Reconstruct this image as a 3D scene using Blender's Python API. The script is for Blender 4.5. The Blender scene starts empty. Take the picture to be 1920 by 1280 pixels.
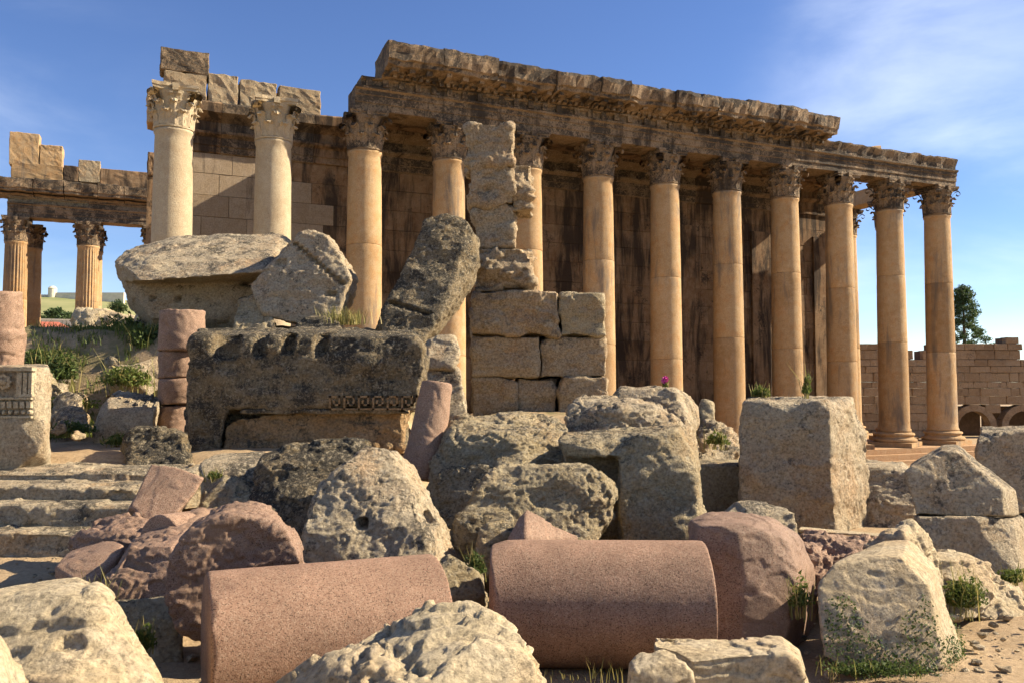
import bpy, bmesh, math, random
import numpy as np
from mathutils import Vector, Matrix

random.seed(7)
SC = bpy.context.scene
COL = SC.collection

# ---------------------------------------------------------------- camera
FPX, CX, CY = 1547.0, 960.0, 640.0          # focal length and centre in photo pixels (1920 x 1280)
EYE = 1.6
PITCH = math.atan(82.0 / FPX)               # horizon at photo row 722
cam_d = bpy.data.cameras.new('camera')
cam_d.sensor_width = 36.0
cam_d.lens = 36.0 * FPX / 1920.0
cam_d.clip_start = 0.05
cam_d.clip_end = 9000.0
cam = bpy.data.objects.new('camera', cam_d)
cam.location = (0, 0, EYE)
cam.rotation_euler = (math.pi / 2 + PITCH, 0, 0)
COL.objects.link(cam)
SC.camera = cam

# ---------------------------------------------------------------- light
SUN_AZ, SUN_EL = math.radians(81), math.radians(34)     # azimuth from the view direction, clockwise
world = bpy.data.worlds.new('World')
SC.world = world
world.use_nodes = True
wn, wl = world.node_tree.nodes, world.node_tree.links
wn.clear()
w_out = wn.new('ShaderNodeOutputWorld')
w_bg = wn.new('ShaderNodeBackground')
w_bg.inputs['Strength'].default_value = 0.066
sky = wn.new('ShaderNodeTexSky')
sky.sky_type = 'NISHITA'
sky.sun_disc = False
sky.sun_elevation = SUN_EL
sky.sun_rotation = SUN_AZ
sky.altitude = 1100
sky.air_density = 1.0
sky.dust_density = 0.15
sky.ozone_density = 3.0
w_hs = wn.new('ShaderNodeHueSaturation')
w_hs.inputs['Hue'].default_value = 0.512
w_hs.inputs['Saturation'].default_value = 1.12
wl.new(sky.outputs['Color'], w_hs.inputs['Color'])
w_tc = wn.new('ShaderNodeTexCoord')


def sky_noise(scale, detail, offset, stretch, lo, hi, top):
    mp = wn.new('ShaderNodeMapping')
    mp.inputs['Scale'].default_value = stretch
    mp.inputs['Location'].default_value = offset
    nz = wn.new('ShaderNodeTexNoise')
    nz.inputs['Scale'].default_value = scale
    nz.inputs['Detail'].default_value = detail
    nz.inputs['Roughness'].default_value = 0.55
    nz.inputs['Distortion'].default_value = 0.3
    rp = wn.new('ShaderNodeValToRGB')
    rp.color_ramp.interpolation = 'EASE'
    rp.color_ramp.elements[0].position = lo
    rp.color_ramp.elements[1].position = hi
    rp.color_ramp.elements[1].color = (top, top, top, 1)
    wl.new(w_tc.outputs['Generated'], mp.inputs['Vector'])
    wl.new(mp.outputs['Vector'], nz.inputs['Vector'])
    wl.new(nz.outputs['Fac'], rp.inputs['Fac'])
    return rp.outputs['Color']


CLOUD = (6.54, 3.635, 1.39)
w_patch = sky_noise(0.9, 2, CLOUD, (1, 1, 1.2), 0.44, 0.6, 1.0)        # where the thin cloud sheets lie
w_wisp = sky_noise(2.6, 7, (0.4, 0.2, 0.35), (1, 1, 3.0), 0.34, 0.85, 0.55)
w_mu = wn.new('ShaderNodeMath')
w_mu.operation = 'MULTIPLY'
wl.new(w_patch, w_mu.inputs[0])
wl.new(w_wisp, w_mu.inputs[1])
w_m = wn.new('ShaderNodeMix')
w_m.data_type = 'RGBA'
w_m.inputs[7].default_value = (9.5, 10.0, 10.6, 1)
wl.new(w_mu.outputs[0], w_m.inputs[0])
wl.new(w_hs.outputs['Color'], w_m.inputs[6])
wl.new(w_m.outputs[2], w_bg.inputs['Color'])
wl.new(w_bg.outputs['Background'], w_out.inputs['Surface'])

sun_d = bpy.data.lights.new('sun', 'SUN')
sun_d.energy = 5.0
sun_d.angle = math.radians(0.55)
sun_d.color = (1.0, 0.865, 0.66)
sun = bpy.data.objects.new('sun', sun_d)
sdir = Vector((math.cos(SUN_EL) * math.sin(SUN_AZ), math.cos(SUN_EL) * math.cos(SUN_AZ), math.sin(SUN_EL)))
sun.rotation_euler = sdir.to_track_quat('Z', 'Y').to_euler()
sun.location = (60, 10, 60)
COL.objects.link(sun)

SC.view_settings.view_transform = 'Standard'
SC.view_settings.look = 'None'
SC.view_settings.exposure = 1.38
SC.view_settings.gamma = 1.0
SC.render.engine = 'CYCLES'
SC.cycles.max_bounces = 4
SC.cycles.diffuse_bounces = 3
SC.cycles.use_adaptive_sampling = True
SC.cycles.adaptive_threshold = 0.03
SC.cycles.use_denoising = True

# ---------------------------------------------------------------- helpers
CP, SP = math.cos(PITCH), math.sin(PITCH)


def P(x, y, d):
    """photo pixel + distance along the ground -> world point"""
    a, b = (x - CX) / FPX, (CY - y) / FPX
    vy, vz = CP - b * SP, SP + b * CP
    s = d / vy
    return np.array((a * s, d, EYE + vz * s))


def _h(ix, iy, iz, seed):
    h = (ix * np.uint32(374761393) + iy * np.uint32(668265263) + iz * np.uint32(2147483647) + np.uint32(seed * 144665 % 4294967295))
    h = (h ^ (h >> np.uint32(13))) * np.uint32(1274126177)
    h = h ^ (h >> np.uint32(16))
    return h.astype(np.float32) / np.float32(4294967295.0)


def vnoise(p, seed=0):
    i = np.floor(p).astype(np.int64)
    f = (p - i).astype(np.float32)
    f = f * f * f * (f * (f * 6 - 15) + 10)
    i = (i & 0xFFFFFFFF).astype(np.uint32)
    x, y, z = i[:, 0], i[:, 1], i[:, 2]
    o = np.uint32(1)
    fx, fy, fz = f[:, 0], f[:, 1], f[:, 2]
    with np.errstate(over='ignore'):
        c000, c100 = _h(x, y, z, seed), _h(x + o, y, z, seed)
        c010, c110 = _h(x, y + o, z, seed), _h(x + o, y + o, z, seed)
        c001, c101 = _h(x, y, z + o, seed), _h(x + o, y, z + o, seed)
        c011, c111 = _h(x, y + o, z + o, seed), _h(x + o, y + o, z + o, seed)
    a = c000 + (c100 - c000) * fx
    b = c010 + (c110 - c010) * fx
    c = c001 + (c101 - c001) * fx
    d = c011 + (c111 - c011) * fx
    a = a + (b - a) * fy
    c = c + (d - c) * fy
    return (a + (c - a) * fz) * 2 - 1


def fbm(p, scale, octs=4, seed=0, rough=0.5):
    out = np.zeros(len(p), np.float32)
    a, s, t = 1.0, scale, 0.0
    for k in range(octs):
        out += a * vnoise(p * s + 17.3 * k, seed + k)
        t += a
        a *= rough
        s *= 2.03
    return out / t


def sstep(a, b, x):
    t = np.clip((x - a) / (b - a), 0, 1)
    return t * t * (3 - 2 * t)


def get_co(me):
    co = np.empty(len(me.vertices) * 3, np.float32)
    me.vertices.foreach_get('co', co)
    return co.reshape(-1, 3)


def set_co(me, co):
    me.vertices.foreach_set('co', np.ascontiguousarray(co, np.float32).ravel())
    me.update()


def get_no(me):
    no = np.empty(len(me.vertices) * 3, np.float32)
    me.vertex_normals.foreach_get('vector', no)
    return no.reshape(-1, 3)


def smooth(me, it=1):
    e = np.empty(len(me.edges) * 2, np.int32)
    me.edges.foreach_get('vertices', e)
    e = e.reshape(-1, 2)
    a, b = e[:, 0], e[:, 1]
    n = len(me.vertices)
    cnt = np.maximum(np.bincount(a, minlength=n) + np.bincount(b, minlength=n), 1)
    co = get_co(me).astype(np.float64)
    for _ in range(it):
        q = np.empty_like(co)
        for k in range(3):
            q[:, k] = np.bincount(a, co[b, k], n) + np.bincount(b, co[a, k], n)
        co = q / cnt[:, None]
    return co.astype(np.float32)


def shade(me, flag=True):
    me.polygons.foreach_set('use_smooth', np.full(len(me.polygons), flag, dtype=bool))
    me.update()


def link(name, me, parent=None, loc=(0, 0, 0), rot=(0, 0, 0), mat=None, scale=None):
    o = bpy.data.objects.new(name, me)
    COL.objects.link(o)
    o.location = loc
    o.rotation_euler = rot
    if scale is not None:
        o.scale = scale
    if parent is not None:
        o.parent = parent
    if mat is not None and me is not None and len(me.materials) == 0:
        me.materials.append(mat)
    return o


def tag(o, label, cat, group=None, kind=None):
    if label:
        o['label'] = label
    if cat:
        o['category'] = cat
    if group:
        o['group'] = group
    if kind:
        o['kind'] = kind
    return o


class MB:
    """collects boxes, grids and profiles into one mesh"""
    def __init__(self):
        self.v, self.f = [], []

    def add(self, verts, faces):
        n = len(self.v)
        self.v += [tuple(map(float, p)) for p in verts]
        self.f += [tuple(i + n for i in f) for f in faces]

    def box(self, x0, x1, y0, y1, z0, z1):
        self.add([(x0, y0, z0), (x1, y0, z0), (x1, y1, z0), (x0, y1, z0), (x0, y0, z1), (x1, y0, z1), (x1, y1, z1), (x0, y1, z1)],
                 [(0, 3, 2, 1), (4, 5, 6, 7), (0, 1, 5, 4), (1, 2, 6, 5), (2, 3, 7, 6), (3, 0, 4, 7)])

    def grid(self, rows, closed=False):
        nr, nc = len(rows), len(rows[0])
        fs = []
        for r in range(nr - 1):
            for c in range(nc if closed else nc - 1):
                c2 = (c + 1) % nc
                fs.append((r * nc + c, r * nc + c2, (r + 1) * nc + c2, (r + 1) * nc + c))
        self.add([p for row in rows for p in row], fs)

    def lathe(self, prof, seg=32, cap=True, mod=None):
        rows = []
        for (r, z) in prof:
            row = []
            for k in range(seg):
                t = 2 * math.pi * k / seg
                rr = r * (mod(t, z) if mod else 1)
                row.append((rr * math.cos(t), rr * math.sin(t), z))
            rows.append(row)
        n = len(self.v)
        self.grid(rows, True)
        if cap:
            self.f.append(tuple(n + k for k in range(seg))[::-1])
            self.f.append(tuple(n + (len(prof) - 1) * seg + k for k in range(seg)))

    def extrude(self, prof, xs):
        """closed profile of (y,z) run along x stations, capped"""
        rows = [[(x, y, z) for (y, z) in prof] for x in xs]
        n, m = len(self.v), len(prof)
        self.grid(rows, True)
        self.f.append(tuple(n + k for k in range(m)))
        self.f.append(tuple(n + (len(xs) - 1) * m + k for k in range(m))[::-1])

    def mesh(self, name, fix=True):
        me = bpy.data.meshes.new(name)
        me.from_pydata(self.v, [], self.f)
        if fix:
            bm = bmesh.new()
            bm.from_mesh(me)
            bmesh.ops.recalc_face_normals(bm, faces=bm.faces)
            bm.to_mesh(me)
            bm.free()
        me.update()
        return me


def roughen(me, amp, scale, seed, octs=4):
    co = get_co(me)
    d = np.stack([fbm(co, scale, octs, seed + 31 * k) for k in range(3)], 1)
    set_co(me, co + amp * d)


# ---------------------------------------------------------------- materials
def mat_new(name):
    m = bpy.data.materials.new(name)
    m.use_nodes = True
    nt = m.node_tree
    b = nt.nodes['Principled BSDF']
    b.inputs['Roughness'].default_value = 0.9
    b.inputs['Specular IOR Level'].default_value = 0.2
    return m, nt.nodes, nt.links, b


def n_noise(N, L, vec, scale, detail=6, rough=0.6, dist=0.0):
    n = N.new('ShaderNodeTexNoise')
    n.inputs['Scale'].default_value = scale
    n.inputs['Detail'].default_value = detail
    n.inputs['Roughness'].default_value = rough
    n.inputs['Distortion'].default_value = dist
    L.new(vec, n.inputs['Vector'])
    return n.outputs['Fac']


def n_ramp(N, L, fac, stops):
    r = N.new('ShaderNodeValToRGB')
    e = r.color_ramp.elements
    while len(e) < len(stops):
        e.new(0.5)
    for k, (p, c) in enumerate(stops):
        e[k].position = p
        e[k].color = (*c, 1) if isinstance(c, tuple) else (c, c, c, 1)
    L.new(fac, r.inputs['Fac'])
    return r.outputs['Color']


def n_mix(N, L, fac, a, b, mode='MIX'):
    m = N.new('ShaderNodeMix')
    m.data_type = 'RGBA'
    m.blend_type = mode
    for sock, v in ((0, fac), (6, a), (7, b)):
        if isinstance(v, (int, float)):
            m.inputs[sock].default_value = v if sock == 0 else (v, v, v, 1)
        elif isinstance(v, tuple):
            m.inputs[sock].default_value = (*v, 1)
        else:
            L.new(v, m.inputs[sock])
    return m.outputs[2]


def n_math(N, L, op, a, b=0.0):
    m = N.new('ShaderNodeMath')
    m.operation = op
    for k, v in ((0, a), (1, b)):
        if isinstance(v, (int, float)):
            m.inputs[k].default_value = v
        else:
            L.new(v, m.inputs[k])
    return m.outputs[0]


def n_scale(N, L, vec, s):
    m = N.new('ShaderNodeMapping')
    m.inputs['Scale'].default_value = s
    L.new(vec, m.inputs['Vector'])
    return m.outputs['Vector']


ALB = 0.74


def stone_mat(name, ca, cb, cc, lichen=0.5, lich_col=(0.045, 0.042, 0.035), lich_scale=2.4, up=0.1, pale=None, streak=0.0,
              streak_col=(0.03, 0.022, 0.016), bump=0.5, bump_scale=1.0, tone=1.0, ochre=0.0, grit=0.8, vary=0.0):
    ca, cb, cc = (tuple(c * ALB for c in q) for q in (ca, cb, cc))
    if pale:
        pale = tuple(c * ALB for c in pale)
    m, N, L, b = mat_new(name)
    g = N.new('ShaderNodeNewGeometry')
    pos = g.outputs['Position']
    col = n_mix(N, L, n_ramp(N, L, n_noise(N, L, pos, 0.8 * tone, 5, 0.6), [(0.35, 0.0), (0.65, 1.0)]), ca, cb)
    f2 = n_noise(N, L, pos, 5.0 * bump_scale, 9, 0.68)
    col = n_mix(N, L, n_ramp(N, L, f2, [(0.42, 0.0), (0.72, 0.85)]), col, cc)
    if ochre:
        col = n_mix(N, L, n_ramp(N, L, n_noise(N, L, pos, 1.7, 4, 0.6, 0.4), [(0.5, 0.0), (0.72, ochre)]), col, (0.42, 0.19, 0.055))
    f3 = n_noise(N, L, pos, 38 * bump_scale, 6, 0.7)
    col = n_mix(N, L, grit, col, n_ramp(N, L, f3, [(0.32, 0.3), (0.5, 0.95), (0.7, 1.45)]), 'MULTIPLY')
    f4 = n_noise(N, L, pos, 12 * bump_scale, 9, 0.8, 0.6)
    col = n_mix(N, L, n_ramp(N, L, f4, [(0.26, grit * 0.95), (0.44, 0.0)]), col, tuple(c * 0.28 for c in cb))
    col = n_mix(N, L, n_ramp(N, L, f4, [(0.56, 0.0), (0.72, grit * 0.6)]), col, tuple(min(c * 1.3, 0.9) for c in cc))
    # lichen: dark crust in patches, a little more on faces turned up
    sx = N.new('ShaderNodeSeparateXYZ')
    L.new(g.outputs['Normal'], sx.inputs[0])
    lf = n_noise(N, L, pos, lich_scale, 11, 0.72, 0.3)
    lf2 = n_noise(N, L, pos, lich_scale * 11, 8, 0.8)
    lf = n_math(N, L, 'ADD', n_math(N, L, 'MULTIPLY', lf, 0.56), n_math(N, L, 'MULTIPLY', lf2, 0.44))
    lf = n_math(N, L, 'ADD', lf, n_math(N, L, 'MULTIPLY', sx.outputs[2], up * 0.3))
    t = 0.66 - 0.26 * lichen
    col = n_mix(N, L, n_ramp(N, L, lf, [(t, 0.0), (t + 0.06, 0.93)]), col, lich_col)
    if pale:
        pf = n_noise(N, L, pos, 24 * bump_scale, 8, 0.78)
        col = n_mix(N, L, n_ramp(N, L, pf, [(0.53, 0.0), (0.6, 0.85)]), col, pale)
    if streak:
        sv = n_scale(N, L, pos, (1.0, 1.0, 0.14))
        sf = n_noise(N, L, sv, 1.0, 9, 0.7, 0.5)
        big = n_noise(N, L, pos, 0.33, 3, 0.5)
        sf = n_math(N, L, 'ADD', n_math(N, L, 'MULTIPLY', sf, 0.7), n_math(N, L, 'MULTIPLY', big, 0.3))
        ts = 0.66 - 0.24 * streak
        col = n_mix(N, L, n_ramp(N, L, sf, [(ts, 0.0), (ts + 0.09, 0.9)]), col, streak_col)
    if vary:            # every drum cut from a slightly different bed
        oi = N.new('ShaderNodeObjectInfo')
        col = n_mix(N, L, 1.0, col, n_ramp(N, L, oi.outputs['Random'], [(0.0, (1 - vary, 1 - 1.15 * vary, 1 - 1.3 * vary)), (0.5, 1.0), (1.0, (1 + 0.3 * vary, 1 + 0.35 * vary, 1 + 0.45 * vary))]), 'MULTIPLY')
    L.new(col, b.inputs['Base Color'])
    h1 = n_noise(N, L, pos, 17 * bump_scale, 10, 0.78)
    vo = N.new('ShaderNodeTexVoronoi')
    vo.inputs['Scale'].default_value = 30 * bump_scale
    L.new(pos, vo.inputs['Vector'])
    pit = n_ramp(N, L, vo.outputs['Distance'], [(0.0, 0.0), (0.35, 1.0)])
    hh = n_math(N, L, 'ADD', n_math(N, L, 'MULTIPLY', h1, 1.0), n_math(N, L, 'MULTIPLY', pit, 0.22))
    hh = n_math(N, L, 'ADD', hh, n_math(N, L, 'MULTIPLY', f3, 0.35))
    bp = N.new('ShaderNodeBump')
    bp.inputs['Strength'].default_value = bump
    bp.inputs['Distance'].default_value = 0.085 / bump_scale
    L.new(hh, bp.inputs['Height'])
    L.new(bp.outputs['Normal'], b.inputs['Normal'])
    return m


def granite_mat(name, tone=(1, 1, 1), dirt=0.3, speck=210.0):
    m, N, L, b = mat_new(name)
    g = N.new('ShaderNodeNewGeometry')
    pos = g.outputs['Position']
    v1 = N.new('ShaderNodeTexVoronoi')
    v1.inputs['Scale'].default_value = speck
    L.new(pos, v1.inputs['Vector'])
    sx = N.new('ShaderNodeSeparateColor')
    L.new(v1.outputs['Color'], sx.inputs[0])
    c = lambda r, g_, b_: (r * tone[0] * 0.61, g_ * tone[1] * 0.59, b_ * tone[2] * 0.55)
    col = n_ramp(N, L, sx.outputs[0], [(0.0, c(0.12, 0.075, 0.05)), (0.2, c(0.35, 0.205, 0.145)), (0.5, c(0.42, 0.255, 0.175)),
                                        (0.8, c(0.46, 0.3, 0.215)), (1.0, c(0.52, 0.38, 0.28))])
    f2 = n_noise(N, L, pos, 4.0, 7, 0.65)
    col = n_mix(N, L, 0.6, col, n_ramp(N, L, f2, [(0.3, 0.55), (0.7, 1.25)]), 'MULTIPLY')
    fd = n_noise(N, L, pos, 1.6, 9, 0.7, 0.4)
    t = 0.72 - 0.3 * dirt
    col = n_mix(N, L, n_ramp(N, L, fd, [(t, 0.0), (t + 0.12, 0.7)]), col, (0.2, 0.13, 0.085))
    L.new(col, b.inputs['Base Color'])
    b.inputs['Roughness'].default_value = 0.75
    h1 = n_noise(N, L, pos, 60, 6, 0.7)
    hh = n_math(N, L, 'ADD', h1, n_math(N, L, 'MULTIPLY', sx.outputs[0], 0.25))
    bp = N.new('ShaderNodeBump')
    bp.inputs['Strength'].default_value = 0.35
    bp.inputs['Distance'].default_value = 0.012
    L.new(hh, bp.inputs['Height'])
    L.new(bp.outputs['Normal'], b.inputs['Normal'])
    return m


def leaf_mat(name, ca, cb, dry=None):
    m, N, L, b = mat_new(name)
    g = N.new('ShaderNodeNewGeometry')
    r = g.outputs['Random Per Island']
    stops = [(0.0, ca), (0.75, cb)]
    if dry:
        stops += [(0.86, cb), (0.93, dry)]
    L.new(n_ramp(N, L, r, stops), b.inputs['Base Color'])
    b.inputs['Roughness'].default_value = 0.6
    tr = N.new('ShaderNodeBsdfTranslucent')
    L.new(n_ramp(N, L, r, [(0.0, tuple(c * 1.5 for c in ca)), (1.0, tuple(c * 1.5 for c in cb))]), tr.inputs['Color'])
    mx = N.new('ShaderNodeMixShader')
    mx.inputs[0].default_value = 0.3
    L.new(b.outputs[0], mx.inputs[1])
    L.new(tr.outputs[0], mx.inputs[2])
    L.new(mx.outputs[0], N['Material Output'].inputs['Surface'])
    return m


def plain_mat(name, col, var=0.25, scale=3.0, rough=0.9):
    m, N, L, b = mat_new(name)
    g = N.new('ShaderNodeNewGeometry')
    f = n_noise(N, L, g.outputs['Position'], scale, 6, 0.65)
    L.new(n_ramp(N, L, f, [(0.3, tuple(c * (1 - var) for c in col)), (0.7, tuple(min(1, c * (1 + var)) for c in col))]), b.inputs['Base Color'])
    b.inputs['Roughness'].default_value = rough
    return m


M = {}
M['temple'] = stone_mat('temple_limestone', (0.50, 0.31, 0.16), (0.44, 0.25, 0.12), (0.56, 0.38, 0.22), lichen=0.12, lich_scale=0.9, streak=0.22,
                        streak_col=(0.16, 0.12, 0.09), bump=0.35, grit=0.4, bump_scale=0.5, tone=0.4)
M['column'] = stone_mat('column_limestone', (0.55, 0.365, 0.185), (0.46, 0.285, 0.13), (0.6, 0.43, 0.25), lichen=0.05, lich_scale=1.2, streak=0.56,
                        streak_col=(0.17, 0.135, 0.1), vary=0.22, ochre=0.4, bump=0.3, grit=0.4, bump_scale=0.55, tone=0.5)
M['column_pale'] = stone_mat('pale_column_limestone', (0.54, 0.43, 0.28), (0.46, 0.35, 0.215), (0.6, 0.5, 0.34), lichen=0.1, lich_scale=1.2, streak=0.1,
                             streak_col=(0.25, 0.2, 0.14), bump=0.35, grit=0.4, bump_scale=0.55, tone=0.5)
M['entab'] = stone_mat('entablature_limestone', (0.36, 0.25, 0.15), (0.27, 0.18, 0.1), (0.42, 0.31, 0.2), lichen=0.74, lich_col=(0.05, 0.04, 0.03),
                       lich_scale=0.8, up=0.5, streak=0.6, streak_col=(0.045, 0.034, 0.025), bump=0.5, bump_scale=0.45, tone=0.5)
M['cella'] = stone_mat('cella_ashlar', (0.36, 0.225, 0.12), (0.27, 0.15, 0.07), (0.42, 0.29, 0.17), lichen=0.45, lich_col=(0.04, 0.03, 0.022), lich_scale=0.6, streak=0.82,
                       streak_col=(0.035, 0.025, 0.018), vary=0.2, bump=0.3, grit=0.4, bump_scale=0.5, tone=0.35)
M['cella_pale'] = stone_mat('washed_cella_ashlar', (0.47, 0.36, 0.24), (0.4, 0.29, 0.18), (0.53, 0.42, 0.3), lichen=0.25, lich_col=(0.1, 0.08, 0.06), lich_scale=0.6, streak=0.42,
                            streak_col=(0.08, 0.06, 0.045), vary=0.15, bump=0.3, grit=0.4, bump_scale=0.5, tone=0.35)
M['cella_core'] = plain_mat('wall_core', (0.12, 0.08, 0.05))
M['court'] = stone_mat('court_wall_stone', (0.42, 0.29, 0.17), (0.34, 0.22, 0.12), (0.47, 0.35, 0.22), lichen=0.35, lich_col=(0.08, 0.06, 0.045), lich_scale=0.5, streak=0.3,
                       vary=0.2, bump=0.4, bump_scale=0.4, grit=0.5, tone=0.3)
M['cream'] = stone_mat('cream_limestone', (0.60, 0.49, 0.31), (0.54, 0.41, 0.24), (0.64, 0.54, 0.38), lichen=0.12, lich_col=(0.22, 0.18, 0.12), lich_scale=2.2,
                       bump=0.6, tone=1.3, ochre=0.25)
M['tan'] = stone_mat('tan_limestone', (0.5, 0.41, 0.27), (0.44, 0.33, 0.2), (0.6, 0.5, 0.35), lichen=0.42, lich_col=(0.07, 0.06, 0.045), lich_scale=2.8, up=0.25,
                     pale=(0.64, 0.54, 0.38), bump=0.7, ochre=0.3)
M['grey'] = stone_mat('lichen_grey_limestone', (0.54, 0.435, 0.26), (0.47, 0.36, 0.2), (0.64, 0.54, 0.36), lichen=0.3, lich_col=(0.06, 0.053, 0.042), lich_scale=3.2, up=0.35,
                      pale=(0.62, 0.53, 0.37), bump=0.9, ochre=0.3)
M['dark'] = stone_mat('black_lichen_limestone', (0.38, 0.29, 0.17), (0.32, 0.23, 0.12), (0.46, 0.37, 0.23), lichen=0.66, lich_col=(0.05, 0.045, 0.036), lich_scale=3.4, up=0.2,
                      pale=(0.56, 0.47, 0.32), bump=1.0)
M['pier'] = stone_mat('pier_limestone', (0.44, 0.33, 0.2), (0.36, 0.25, 0.14), (0.5, 0.4, 0.26), lichen=0.42, lich_col=(0.1, 0.08, 0.06), lich_scale=1.4, up=0.3,
                      vary=0.12, pale=(0.56, 0.46, 0.31), bump=0.6, bump_scale=0.8, ochre=0.3)
M['ochre'] = stone_mat('ochre_limestone', (0.42, 0.27, 0.13), (0.33, 0.2, 0.09), (0.46, 0.33, 0.19), lichen=0.5, lich_col=(0.06, 0.05, 0.035), lich_scale=2.4,
                       bump=0.6)
M['granite'] = granite_mat('pink_granite')
M['granite_dark'] = granite_mat('weathered_granite', (0.85, 0.9, 0.95), 0.8)
M['granite_pale'] = granite_mat('pale_granite', (1.05, 1.1, 1.12), 0.3)
M['bush'] = leaf_mat('weed_leaves', (0.06, 0.085, 0.02), (0.13, 0.16, 0.035), (0.32, 0.25, 0.09))
M['bush_dark'] = leaf_mat('shrub_leaves', (0.035, 0.055, 0.016), (0.08, 0.11, 0.028))
M['grass'] = leaf_mat('grass_blades', (0.14, 0.14, 0.04), (0.27, 0.23, 0.08), (0.4, 0.32, 0.14))
M['pine'] = leaf_mat('pine_needles', (0.035, 0.06, 0.022), (0.075, 0.11, 0.04))
M['bark'] = plain_mat('bark', (0.12, 0.08, 0.05), 0.4, 8)
M['flower'] = plain_mat('flower_petals', (0.62, 0.08, 0.32), 0.1)


# ---------------------------------------------------------------- ground
def G(x, y):
    x = np.asarray(x, np.float64)
    y = np.asarray(y, np.float64)
    z = 0.18 * sstep(-1.2, -2.4, x) * sstep(3.8, 6.6, y)
    plat = (0.75 + 0.035 * np.clip(y - 8, 0, 6)) * sstep(-0.5, -1.6, x) * sstep(7.9, 8.2, y)
    z = np.maximum(z, plat)
    pier = 1.12 * np.exp(-(np.abs((x - 0.6) / 2.3)) ** 4) * sstep(11.0, 13.8, y)
    z = np.maximum(z, pier)
    slope_a = (0.85 + 0.235 * np.clip(y - 10.5, 0, 9)) * sstep(-5.2, -6.4, x) * sstep(8.0, 9.0, y)
    slope_a = slope_a * (1 - 0.2 * sstep(-0.50, -0.55, x / np.maximum(y, 1)))
    slope_b = (0.85 + 1.62 * sstep(11.6, 13.3, y)) * sstep(-1.25, -1.9, x) * sstep(8.0, 9.0, y)
    z = np.maximum(z, np.maximum(slope_a, slope_b))
    drop = np.where(x > 2.5, sstep(12.5, 27, y), sstep(21.5, 30.5, y))
    w = sstep(1.0, 4.0, x)
    drop = sstep(21.5, 30.5, y) * (1 - w) + sstep(12.5, 27, y) * w
    return z * (1 - drop) - 3.6 * drop


def Gs(x, y):
    return float(G(np.array([x]), np.array([y]))[0])


def axis(segs):
    out = [segs[0][0]]
    for (a, b, n) in segs:
        out += list(np.linspace(a, b, n + 1)[1:])
    return np.array(out)


gx = axis([(-4000, -300, 8), (-300, -60, 10), (-60, -14, 24), (-14, -5, 75), (-5, 5, 170), (5, 12, 60), (12, 80, 26), (80, 400, 10), (400, 4000, 8)])
gy = axis([(-60, 1.0, 10), (1.0, 9.5, 150), (9.5, 22, 110), (22, 40, 36), (40, 130, 20), (130, 700, 12), (700, 5000, 10)])
XX, YY = np.meshgrid(gx, gy)
pts = np.stack([XX.ravel(), YY.ravel(), G(XX.ravel(), YY.ravel())], 1)
near = (1 - sstep(20, 40, pts[:, 1])) * (1 - sstep(12, 30, np.abs(pts[:, 0])))
bumpz = 0.05 * fbm(pts * np.array([1, 1, 0]), 1.3, 5, 5) + 0.012 * fbm(pts * np.array([1, 1, 0]), 9.0, 3, 9)
rub = sstep(9.5, 12, pts[:, 1])
pts[:, 2] += near * bumpz * (1 + 3.0 * rub * sstep(-1, -3, pts[:, 0]))
nx_, ny_ = len(gx), len(gy)
idx = np.arange(nx_ * ny_).reshape(ny_, nx_)
faces = np.stack([idx[:-1, :-1], idx[:-1, 1:], idx[1:, 1:], idx[1:, :-1]], -1).reshape(-1, 4)
me = bpy.data.meshes.new('ground')
me.from_pydata(pts.tolist(), [], faces.tolist())
shade(me)
m, N, L, b = mat_new('dry_earth')
g = N.new('ShaderNodeNewGeometry')
pos = g.outputs['Position']
col = n_mix(N, L, n_ramp(N, L, n_noise(N, L, pos, 1.1, 6, 0.6), [(0.35, 0.0), (0.68, 1.0)]), (0.40, 0.29, 0.17), (0.31, 0.215, 0.12))
col = n_mix(N, L, 0.8, col, n_ramp(N, L, n_noise(N, L, pos, 26, 8, 0.75), [(0.3, 0.5), (0.7, 1.28)]), 'MULTIPLY')
vo = N.new('ShaderNodeTexVoronoi')
vo.inputs['Scale'].default_value = 38
L.new(pos, vo.inputs['Vector'])
col = n_mix(N, L, n_ramp(N, L, vo.outputs['Distance'], [(0.1, 0.55), (0.28, 0.0)]), col, (0.42, 0.34, 0.23))
sx = N.new('ShaderNodeSeparateXYZ')
L.new(pos, sx.inputs[0])
hz = n_ramp(N, L, sx.outputs[2], [(0.0, 0.0), (0.98, 0.0), (1.0, 1.0)])
gm = n_math(N, L, 'GREATER_THAN', sx.outputs[2], 1.02)
gn = n_ramp(N, L, n_noise(N, L, pos, 1.6, 8, 0.7), [(0.42, 0.0), (0.55, 0.9)])
col = n_mix(N, L, n_math(N, L, 'MULTIPLY', gm, gn), col, (0.16, 0.135, 0.06))
L.new(col, b.inputs['Base Color'])
bp = N.new('ShaderNodeBump')
bp.inputs['Strength'].default_value = 0.8
bp.inputs['Distance'].default_value = 0.03
L.new(n_noise(N, L, pos, 22, 10, 0.75), bp.inputs['Height'])
L.new(bp.outputs['Normal'], b.inputs['Normal'])
M['earth'] = m
tag(link('ground', me, mat=m), 'dry sandy ground between the fallen stones', None, kind='structure')

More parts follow.
